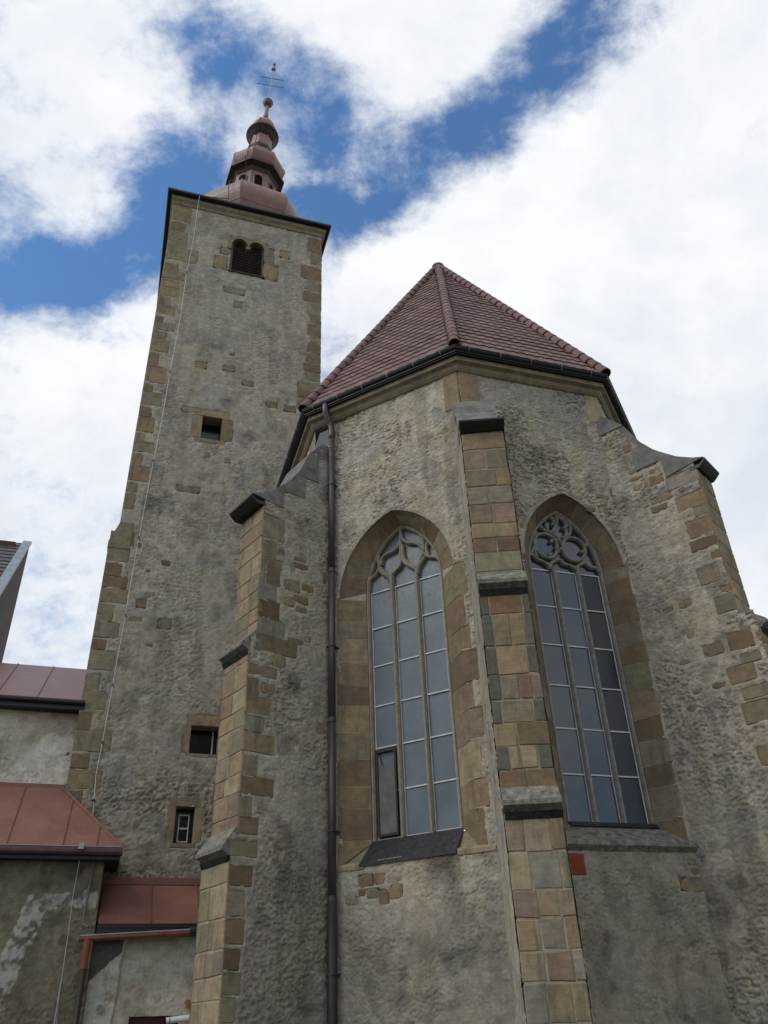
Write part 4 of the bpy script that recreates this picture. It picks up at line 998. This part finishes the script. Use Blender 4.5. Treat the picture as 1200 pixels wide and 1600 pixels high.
for k in range(8):
    t = math.radians(6-azT)+2*math.pi*k/8; dv = np.array((math.cos(t), math.sin(t), 0)); sv_ = np.array((-dv[1], dv[0], 0)); c0 = ax(32.2); c0[2] = 0; ap = .93*math.cos(math.pi/8)
    out = [(-.17,31.72),(-.17,32.28)]+[(-.17*math.cos(a), 32.28+.18*math.sin(a)) for a in np.linspace(0, math.pi, 8)[1:-1]]+[(.17,32.28),(.17,31.72)]
    V, Fc = prism([c0+dv*(ap+.012)+sv_*a+ZH*z for a, z in out], -dv*.05); mk('lantern_window', V, Fc, M_DARK, lan)
    mb = MB(); ring_ = [c0+dv*(ap+.02)+sv_*a*1.12+ZH*(z+(.02 if z > 32.2 else 0)) for a, z in out]; V, Fc = tube(ring_, .03, 5); mb.add(V, Fc); mb.build('window_surround', M_COPPER, lan)
lathe([(.95,32.72),(1.0,32.8),(1.02,32.92),(1.18,32.98),(1.27,33.0),(1.28,33.12),(1.12,33.2),(.9,33.25)], 'lantern_eaves', M_COPD, tower)
ub_pts = [(.95,33.2),(1.13,33.45),(1.23,33.75),(1.2,34.0),(1.05,34.22),(.85,34.45),(.66,34.68),(.57,34.9),(.55,35.2)]
ub_ = lathe(curve_levels(ub_pts), 'upper_dome', M_COPPER, tower); seams(ub_pts, 'standing_seam', ub_, r=.016)
rr = 1.2; lathe([(1.18,33.68),(1.225,33.7),(1.18,33.73)], 'cross_seam', M_COPPER, ub_, cap=False)
lathe([(.57,35.1),(.60,35.2),(.60,35.3),(.53,35.34)], 'neck_ring', M_COPD, tower)
lathe([(.50,35.3),(.48,36.3)], 'neck', M_COPPER, tower)
lathe([(.46,36.15),(.55,36.35),(.70,36.50),(.75,36.55),(.74,36.6),(.5,36.75)], 'canopy', M_COPD, tower, n=24, smooth=True)
b3 = lathe(curve_levels([(.50,36.68),(.56,36.95),(.53,37.25),(.40,37.55),(.22,37.75),(.13,37.95)]), 'finial_bulb', M_COPPER, tower, n=16, smooth=True)
lathe([(.13,37.9),(.12,38.3),(.085,38.9),(.06,39.25)], 'finial_spike', M_COPPER, tower, n=10, smooth=True)
lathe([(.235*math.sin(t)+.002, 39.4-.235*math.cos(t)) for t in np.linspace(.15, math.pi-.1, 12)], 'finial_ball', M_COPPER, tower, n=18, smooth=True)
lathe([(.243,39.38),(.25,39.4),(.243,39.42)], 'ball_seam', M_COPD, tower, n=18, cap=False)
cross = empty('cross', ax(39.6), tower)
crs_side = az(azT+6)
V, Fc = tube([ax(39.6), ax(42.35)], .035, 8); mk('cross_post', V, Fc, M_STEEL, cross)
for zc_, hw_ in ((40.95, .66), (41.6, .55)):
    V, Fc = tube([ax(zc_)-crs_side*hw_, ax(zc_)+crs_side*hw_], .022, 6); mk('cross_arm', V, Fc, M_STEEL, cross)
    for s_ in (-1, 1): V, Fc = tube([ax(zc_)+crs_side*s_*hw_, ax(zc_)+crs_side*s_*(hw_+.03)], [.04, .02], 6); mk('arm_tip', V, Fc, M_STEEL, cross)
bc = ax(42.5); V = []; n = 12
lathe([(.13*math.sin(t)+.001, 42.48-.13*math.cos(t)) for t in np.linspace(.1, math.pi-.1, 9)], 'cross_ball', M_STEEL, cross, n=14, smooth=True)
lathe([(.03,42.6),(.03,42.85),(.055,42.87),(.055,42.95),(.02,43.0)], 'cross_tip', M_IRON, cross, n=8)

# ================================================================== LOW BUILDINGS AT THE FOOT OF THE TOWER
def wall_col(seed, base, dark): return lambda U, Z: plaster_colour(U, Z, seed, dark=dark)*np.array(base)
# --- side wing behind (white wall, brown sheet roof)
wing = tag(empty('side_wing', FT.pt(-2.6, 0, -1.6)), 'low white plastered wing with brown sheet roof left of the tower', 'building')
FW = Frame(FT.pt(0,0,-.30), FT.u, FT.n)
def white_T(U, Z):
    c = plaster_colour(U, Z, 131, dark=-.08, cream=.7); w = sstep(.3, .6, fbm(U*1.5, Z*1.5, 4, 8)); return c*(1-w[..., None]*.7)+np.array((.66,.63,.56))*w[..., None]*.7
plaster('wall', FW, -5.2, -.21, 0, 8.45, .03, wing, seed=17, amp=.012, cfun=white_T)
stones_px(FW, (0,820), 3, [(235,985,262,1018,DK),(268,1000,300,1030,GY),(290,1065,325,1085,DK)], wing, rubble)
def panels(parent, a, b, c, d, n, mat, th=.02, gap=.006, name='roof_sheet', seam=True, fr_=None):
    # a,b eaves left/right; c,d top right/left: standing-seam sheets side by side
    nrm = np.cross(b-a, d-a); nrm /= np.linalg.norm(nrm); nrm = nrm if nrm[2] > 0 else -nrm
    fs = fr_ or [k/n for k in range(n+1)]
    for f0, f1 in zip(fs[:-1], fs[1:]):
        q = [a+(b-a)*f0, a+(b-a)*f1, d+(c-d)*f1, d+(c-d)*f0]
        V = q+[p+nrm*th for p in q]; mk(name, V, BOXF, mat, parent)
        if seam and f1 < .999:
            V, Fc = tube([q[1]+nrm*(th+.012), q[2]+nrm*(th+.012)], .016, 5); mk('seam', V, Fc, mat, parent)
e0, e1 = FT.pt(-5.2, 8.42, 0), FT.pt(-.10, 8.42, 0)
t0, t1 = FT.pt(-5.2, 10.15, -2.45), FT.pt(-.10, 10.15, -2.45)
rw = mk('roof', [e0, e1, t1, t0, e0-ZH*.08, e1-ZH*.08, t1-ZH*.08, t0-ZH*.08], BOXF, M_BROWN, wing)
panels(rw, e0-FT.n*.0+ZH*.01, e1+ZH*.01, t1+ZH*.01, t0+ZH*.01, 5, M_REDW, fr_=[0,.22,.42,.612,.785,1])
mk('eaves_board', boxv(FT.pt(0,0,0), FT.u, FT.n, ZH, (-5.2, -.12), (-.30, .02), (8.22, 8.40)), BOXF, M_EAVE, wing)
V, Fc = tube([FT.pt(-5.2, 8.38, .07), FT.pt(-.12, 8.38, .07)], .06, 8); mk('gutter', V, Fc, M_EAVE, wing)
t2, t3 = FT.pt(-5.2, 8.42, -4.9), FT.pt(-.10, 8.42, -4.9)
mk('rear_roof', [t0, t1, t3, t2, t0-ZH*.08, t1-ZH*.08, t3-ZH*.08, t2-ZH*.08], BOXF, M_REDW, wing)

# --- vestry with hipped red roof
ves = tag(empty('vestry', FT.pt(-1.5, 0, .55)), 'dark plastered vestry with red sheet hip roof at the foot of the tower', 'building')
VE, VZ = 1.40, 4.97
FV = Frame(FT.pt(0,0,1.10), FT.u, FT.n)
def col_V(U, Z):
    c = plaster_colour(U, Z, 141, dark=.02)*np.array((.50,.49,.44))
    # old limewash splash
    band = (np.abs(U-(-.30)-.55*(Z-3.2)*-.0-(.28*(Z-4.0))) < .17+.10*fbm(U*6, Z*6, 4, 91)) & (Z < 4.15)
    top_ = (np.abs(Z-4.02-.05*U) < .10+.12*fbm(U*6, Z*6, 4, 95)) & (U > -.45) & (U < .78)
    k = (band | top_)*sstep(.36, .56, fbm(U*9, Z*9, 4, 97)); k = k[..., None]*.85
    return c*(1-k)+np.array((.46,.45,.42))*k
plaster('wall', FV, -4.5, .82, 0, 4.9, .025, ves, seed=19, amp=.010, cfun=col_V)
plaster('wall', Frame(FT.pt(.82,0,1.10), -FT.n, FT.u), 0, 1.12, 0, 4.95, .04, ves, seed=20, amp=.008, cfun=lambda U, Z: plaster_colour(U, Z, 143, dark=.05)*.55)
zt = 6.42
eL, eR = FT.pt(-4.6, VZ, VE), FT.pt(1.12, VZ, VE); tL, tR = FT.pt(-4.6, zt, -.02), FT.pt(-.28, zt, -.02); hB = FT.pt(1.12, VZ, .03); hT = FT.pt(.0, zt-.45, .03)
rv = mk('roof', [eL, eR, tR, tL, eL-ZH*.05, eR-ZH*.05, tR-ZH*.05, tL-ZH*.05], BOXF, M_EAVE, ves)
# sheets cut along the hip
mbq = [(-4.6,-3.4),(-3.4,-2.2),(-2.2,-1.05),(-1.05,-.02),(-.02,.62),(.62,1.12)]
nr = np.cross(eR-eL, tL-eL); nr /= np.linalg.norm(nr); nr = nr if nr[2] > 0 else -nr
def hip_f(u): return 1.0 if u <= -.28 else max(0., 1-(u+.28)/1.40)
for a, b in mbq:
    us_ = [a] + ([-.28] if a < -.28 < b else []) + [b]
    low = [eL+(eR-eL)*((u+4.6)/5.72) for u in us_]
    top = [FT.pt(u, VZ+(zt-VZ)*hip_f(u), VE-(VE+.02)*hip_f(u)) for u in us_]
    poly = low+top[::-1]
    if np.linalg.norm(top[-1]-low[-1]) < 1e-3: poly = low+top[::-1][1:]
    V, Fc = prism([p+nr*.006 for p in poly], nr*.016); mk('roof_sheet', V, Fc, M_RED, rv)
    if b < 1.1: V, Fc = tube([low[-1]+nr*.03, top[-1]+nr*.03], .017, 5); mk('seam', V, Fc, M_RED, rv)
V, Fc = prism([eR+nr*.004, hB, FT.pt(-.28, zt, .0)], ZH*.015); mk('hip_end', V, Fc, M_RED, rv)
V, Fc = tube([eR+nr*.03, FT.pt(-.28, zt+.02, .02)], .03, 6); mk('hip_roll', V, Fc, M_RED, rv)
V, Fc = tube([FT.pt(-.25, zt+.10, .03), FT.pt(-.02, zt-.22, .05), FT.pt(.12, zt-.42, .04)], .03, 6); mk('flashing', V, Fc, M_SLAB, rv)
mk('flashing', boxv(FT.pt(0,0,-.28), FT.u, FT.n, ZH, (-4.6, -.24), (-.0, .28), (zt-.02, zt+.10)), BOXF, M_RED, rv)
V, Fc = tube([FT.pt(-4.6, VZ-.08, VE+.05), FT.pt(1.14, VZ-.08, VE+.05)], .075, 10); gv = mk('gutter', V, Fc, M_LOUV, ves)
V, Fc = tube([FT.pt(-4.6, VZ+.0, VE+.115), FT.pt(1.15, VZ+.0, VE+.115)], .008, 6); mk('gutter_lip', V, Fc, M_LEAD, gv)
mk('soffit', boxv(FT.pt(0,0,0), FT.u, FT.n, ZH, (-4.6, 1.10), (0.03, VE+.0), (VZ-.22, VZ-.12)), BOXF, M_EAVE, ves)
V, Fc = tube([FT.pt(.62, 4.78, 1.16), FT.pt(.60, 4.2, 1.15), FT.pt(.58, 3.75, 1.16), FT.pt(.60, 3.62, 1.20), FT.pt(.70, 3.56, 1.30)], .022, 8); mk('cable_pipe', V, Fc, M_SLAB, ves)

# --- lean-to between vestry and buttress
lean = tag(empty('lean_to', FT.pt(1.8, 0, .5)), 'small white lean-to with red sheet roof between vestry and left buttress', 'building')
LZt, LZe, LE = 4.50, 3.60, 1.28
FLn = Frame(FT.pt(0,0,.92), FT.u, FT.n)
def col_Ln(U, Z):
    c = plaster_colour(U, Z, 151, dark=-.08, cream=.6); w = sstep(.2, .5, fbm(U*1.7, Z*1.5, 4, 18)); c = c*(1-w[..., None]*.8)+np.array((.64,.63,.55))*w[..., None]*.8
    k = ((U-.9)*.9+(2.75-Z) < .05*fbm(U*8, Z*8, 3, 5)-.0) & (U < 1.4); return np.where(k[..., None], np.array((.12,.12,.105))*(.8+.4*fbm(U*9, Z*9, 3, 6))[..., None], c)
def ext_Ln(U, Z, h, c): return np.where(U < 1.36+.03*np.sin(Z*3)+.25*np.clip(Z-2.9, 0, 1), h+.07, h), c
doorh = lambda U, Z: (U > 1.66) & (U < 2.60) & (Z < 2.10)
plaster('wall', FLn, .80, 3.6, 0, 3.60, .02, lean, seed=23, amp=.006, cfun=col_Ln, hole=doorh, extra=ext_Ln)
la, lb, lc, ld = FT.pt(.86, LZe, LE), FT.pt(3.6, LZe, LE), FT.pt(3.6, LZt, -.02), FT.pt(.86, LZt, -.02)
rl = mk('roof', [la, lb, lc, ld, la-ZH*.05, lb-ZH*.05, lc-ZH*.05, ld-ZH*.05], BOXF, M_EAVE, lean)
panels(rl, la+ZH*.006, lb+ZH*.006, lc+ZH*.006, ld+ZH*.006, 3, M_RED, fr_=[0,.36,.70,1])
mk('flashing', boxv(FT.pt(0,0,.03), FT.u, FT.n, ZH, (.86, 3.6), (-.05, .02), (LZt-.0, LZt+.14)), BOXF, M_RED, rl)
V, Fc = tube([FT.pt(.56, 3.36, LE+.07), FT.pt(2.62, 3.46, LE+.07)], .062, 10); gl = mk('gutter', V, Fc, M_REDP, lean)
V, Fc = tube([FT.pt(.56, 3.40, LE+.12), FT.pt(2.62, 3.50, LE+.12)], .014, 6); mk('gutter_lip', V, Fc, M_LEAD, gl)
mk('eaves_board', boxv(FT.pt(0,0,0), FT.u, FT.n, ZH, (.86, 3.4), (.95, LE-.02), (3.42, 3.55)), BOXF, M_EAVE, lean)
V, Fc = tube([FT.pt(.72, 3.36, LE+.07), FT.pt(.72, 3.05, LE+.07), FT.pt(.72, 2.85, LE+.07)], [.085, .07, .062], 10); mk('outlet', V, Fc, M_REDP, gl)
V, Fc = tube([FT.pt(.72, 2.9, LE+.07), FT.pt(.72, 0, LE+.07)], .058, 10); mk('downpipe', V, Fc, M_IRON, lean, smooth=True)
V, Fc = tube([FT.pt(2.60, 3.47, LE+.07), FT.pt(2.85, 3.50, LE+.05), FT.pt(3.0, 3.68, LE-.15), FT.pt(3.08, 3.85, LE-.35)], .07, 8); mk('gutter_end', V, Fc, M_IRON, gl)
mk('door', boxv(FT.pt(0,0,.80), FT.u, FT.n, ZH, (1.64, 2.62), (-.05, 0), (0, 2.12)), BOXF, M_DOOR, lean)
vu, vz_ = FLn.px(156, 1576)
mb = MB(); V, Fc = tube([FLn.pt(vu, vz_, .0), FLn.pt(vu, vz_, .13)], .075, 16); mb.add(V, Fc); vent = mb.build('vent_ring', mat_plain('pale_grey_plastic', (.34,.34,.30), .6, var=.1, bump=0), lean)
V, Fc = tube([FLn.pt(vu, vz_, .132), FLn.pt(vu, vz_, .136)], .055, 16); mk('vent_grille', V, Fc, mat_plain('dull_vent_grille', (.20,.20,.175), .7, var=.15, bump=0), vent)

# --- security camera and small rusty lamp bracket on the buttress
cp = hit(276, 1594, W1+bL*1.69, bL) - tx*.05
cp = FT.pt(*FT.px(278, 1593, -1.15), 1.15)
sc_ = tag(empty('security_camera', cp), 'white tubular camera above the dark red door', 'camera')
V, Fc = tube([cp-tx*.22-ZH*.015, cp+tx*.2+ZH*.02], .055, 14); mk('housing', V, Fc, M_WHITE, sc_, smooth=False)
V, Fc = tube([cp-tx*.25-ZH*.018, cp-tx*.215-ZH*.015], .05, 14); mk('lens_cap', V, Fc, M_DARK, sc_)
V, Fc = tube([cp-tx*.16-ZH*.01, cp-tx*.145-ZH*.009], .058, 14); mk('ring', V, Fc, M_PIPE, sc_)
V, Fc = tube([cp+tx*.12+ZH*.012, cp+tx*.12-tn*.26], .02, 8); mk('arm', V, Fc, M_WHITE, sc_)
lp = FT.pt(*FT.px(293, 1567, -.92), .94)
lb_ = tag(empty('wall_fitting', lp), 'small rusty orange fitting on the white wall beside the left buttress', 'fitting')
V, Fc = tube([lp, lp+tn*.08], [.06, .05], 10); mk('housing', V, Fc, M_ORANGE, lb_)
V, Fc = tube([lp+tn*.05+ZH*.04, lp+tn*.05-ZH*.1], [.045, .035], 10); mk('cover', V, Fc, M_ORANGE, lb_)

# --- lightning conductor down the tower
wirep = [(312,303),(308,330),(303,370),(292,425),(281,500),(266,580),(252,660),(240,720),(228,780),(217,840),(206,900),(196,960),(187,1010),(176,1070),(168,1115),(160,1160),(150,1210),(147,1250),(144,1290)]
con = tag(empty('lightning_conductor', FT.pt(.3, 6, .1)), 'thin pale lightning conductor wire running down the tower corner', 'cable')
wp = [FT.pt(*FT.px(x, y, -.07), .07) for x, y in wirep]
wp[0] = FT.pt(*FT.px(312, 306, -.34), .34); wp[1] = FT.pt(*FT.px(309, 322, -.2), .2)
V, Fc = tube(wp, .008, 6); mk('wire', V, Fc, M_WIRE, con)
for k in range(3, len(wp), 2):
    p = wp[k]; mk('wire_clip', boxv(p, FT.u, FT.n, ZH, (-.02, .02), (-.075, .02), (-.02, .02)), BOXF, M_IRON, con)
low_ = [FT.pt(.62, 5.65, .75), FT.pt(*FT.px(127, 1322, -1.52), 1.54), FT.pt(*FT.px(125, 1340, -1.3), 1.32), FT.pt(*FT.px(114, 1400, -1.16), 1.17), FT.pt(*FT.px(105, 1470, -1.16), 1.17), FT.pt(*FT.px(94, 1545, -1.16), 1.17), FT.pt(*FT.px(84, 1640, -1.16), 1.17)]
low_[0] = wp[-1]
V, Fc = tube(low_, .006, 6); mk('wire', V, Fc, M_WIRE, con)
p = low_[1]; mk('wire_clamp', boxv(p, FT.u, FT.n, ZH, (-.05, .05), (-.02, .03), (-.06, .06)), BOXF, M_STEEL, con)
p = low_[-2]; V, Fc = tube([p+ZH*.1, p-ZH*1.6], .02, 8); mk('ground_rod', V, Fc, M_LEAD, con)
# wire up the spire
def on_dome(levels, t, ex=.03): 
    dv = az(180+(-13.5)+t); return [ax(z)+dv*(r+ex) for r, z in levels]
spw = [wp[0]] + on_dome([(2.3,28.8),(2.46,29.35),(2.38,29.85),(2.1,30.25),(1.7,30.62),(1.15,31.2),(.95,31.7),(.95,32.6),(1.3,33.02),(1.12,33.42),(1.2,33.75),(1.14,34.1),(.93,34.4),(.72,34.62),(.60,35.25),(.5,36.2),(.78,36.55),(.56,36.95),(.53,37.25),(.25,37.7),(.13,38.0)], 22)
V, Fc = tube(spw, .016, 5); mk('wire', V, Fc, M_IRON, con)

# --- neighbour's house at the left picture edge: high rear wall, roof falling towards the viewer
K = hit(47, 850, FT.pt(0,0,-7), FT.n); Ek = hit(0, 929, K, FT.u); run = (Ek-K)@FT.n; fall = K[2]-Ek[2]
dv = (Ek-K)/np.linalg.norm(Ek-K); Lk = np.linalg.norm(Ek-K)*1.6; En = K+dv*Lk
nb = tag(empty('neighbour_house', (K[0]-3, K[1], 0)), 'distant house with brown gable wall and zinc-capped slate roof at left edge', 'house')
g0, g1 = np.array((K[0], K[1], 0)), np.array((En[0], En[1], 0))
V, Fc = prism([g0, K, En, g1], -FT.u*.4); mk('gable', V, Fc, M_BROWN, nb)
V, Fc = prism([g0-FT.u*.4, K-FT.u*.4-ZH*.2, K-FT.u*9-ZH*.2, g0-FT.u*9], FT.n*.4); mk('rear_wall', V, Fc, M_BROWN, nb)
nrm_ = np.cross(FT.u, dv); nrm_ = nrm_ if nrm_[2] > 0 else -nrm_
nsl = 9
for k in range(nsl):
    q = K+dv*Lk*k/nsl; V = boxv(q, dv, FT.u, nrm_, (.006, Lk/nsl-.006), (-.22, .05), (.02+.01*(k % 2), .10)); mk('verge_cap', V, BOXF, M_LEAD, nb)
rf_ = mk('roof', boxv(K, dv, FT.u, nrm_, (0, Lk), (-9, -.2), (-.12, -.02)), BOXF, M_SLATE, nb)
for k in range(24):
    a_ = Lk*k/24; V = [K+dv*(a_+da)+FT.u*u+nrm_*h_ for u in (-9, -.24) for da, h_ in ((-.02, -.01), (Lk/24+.05, .03), (Lk/24+.05, .0), (-.02, -.018))]
    mk('slate_course', V, BOXF, M_SLATE, rf_)
print('objects', len(bpy.data.objects))
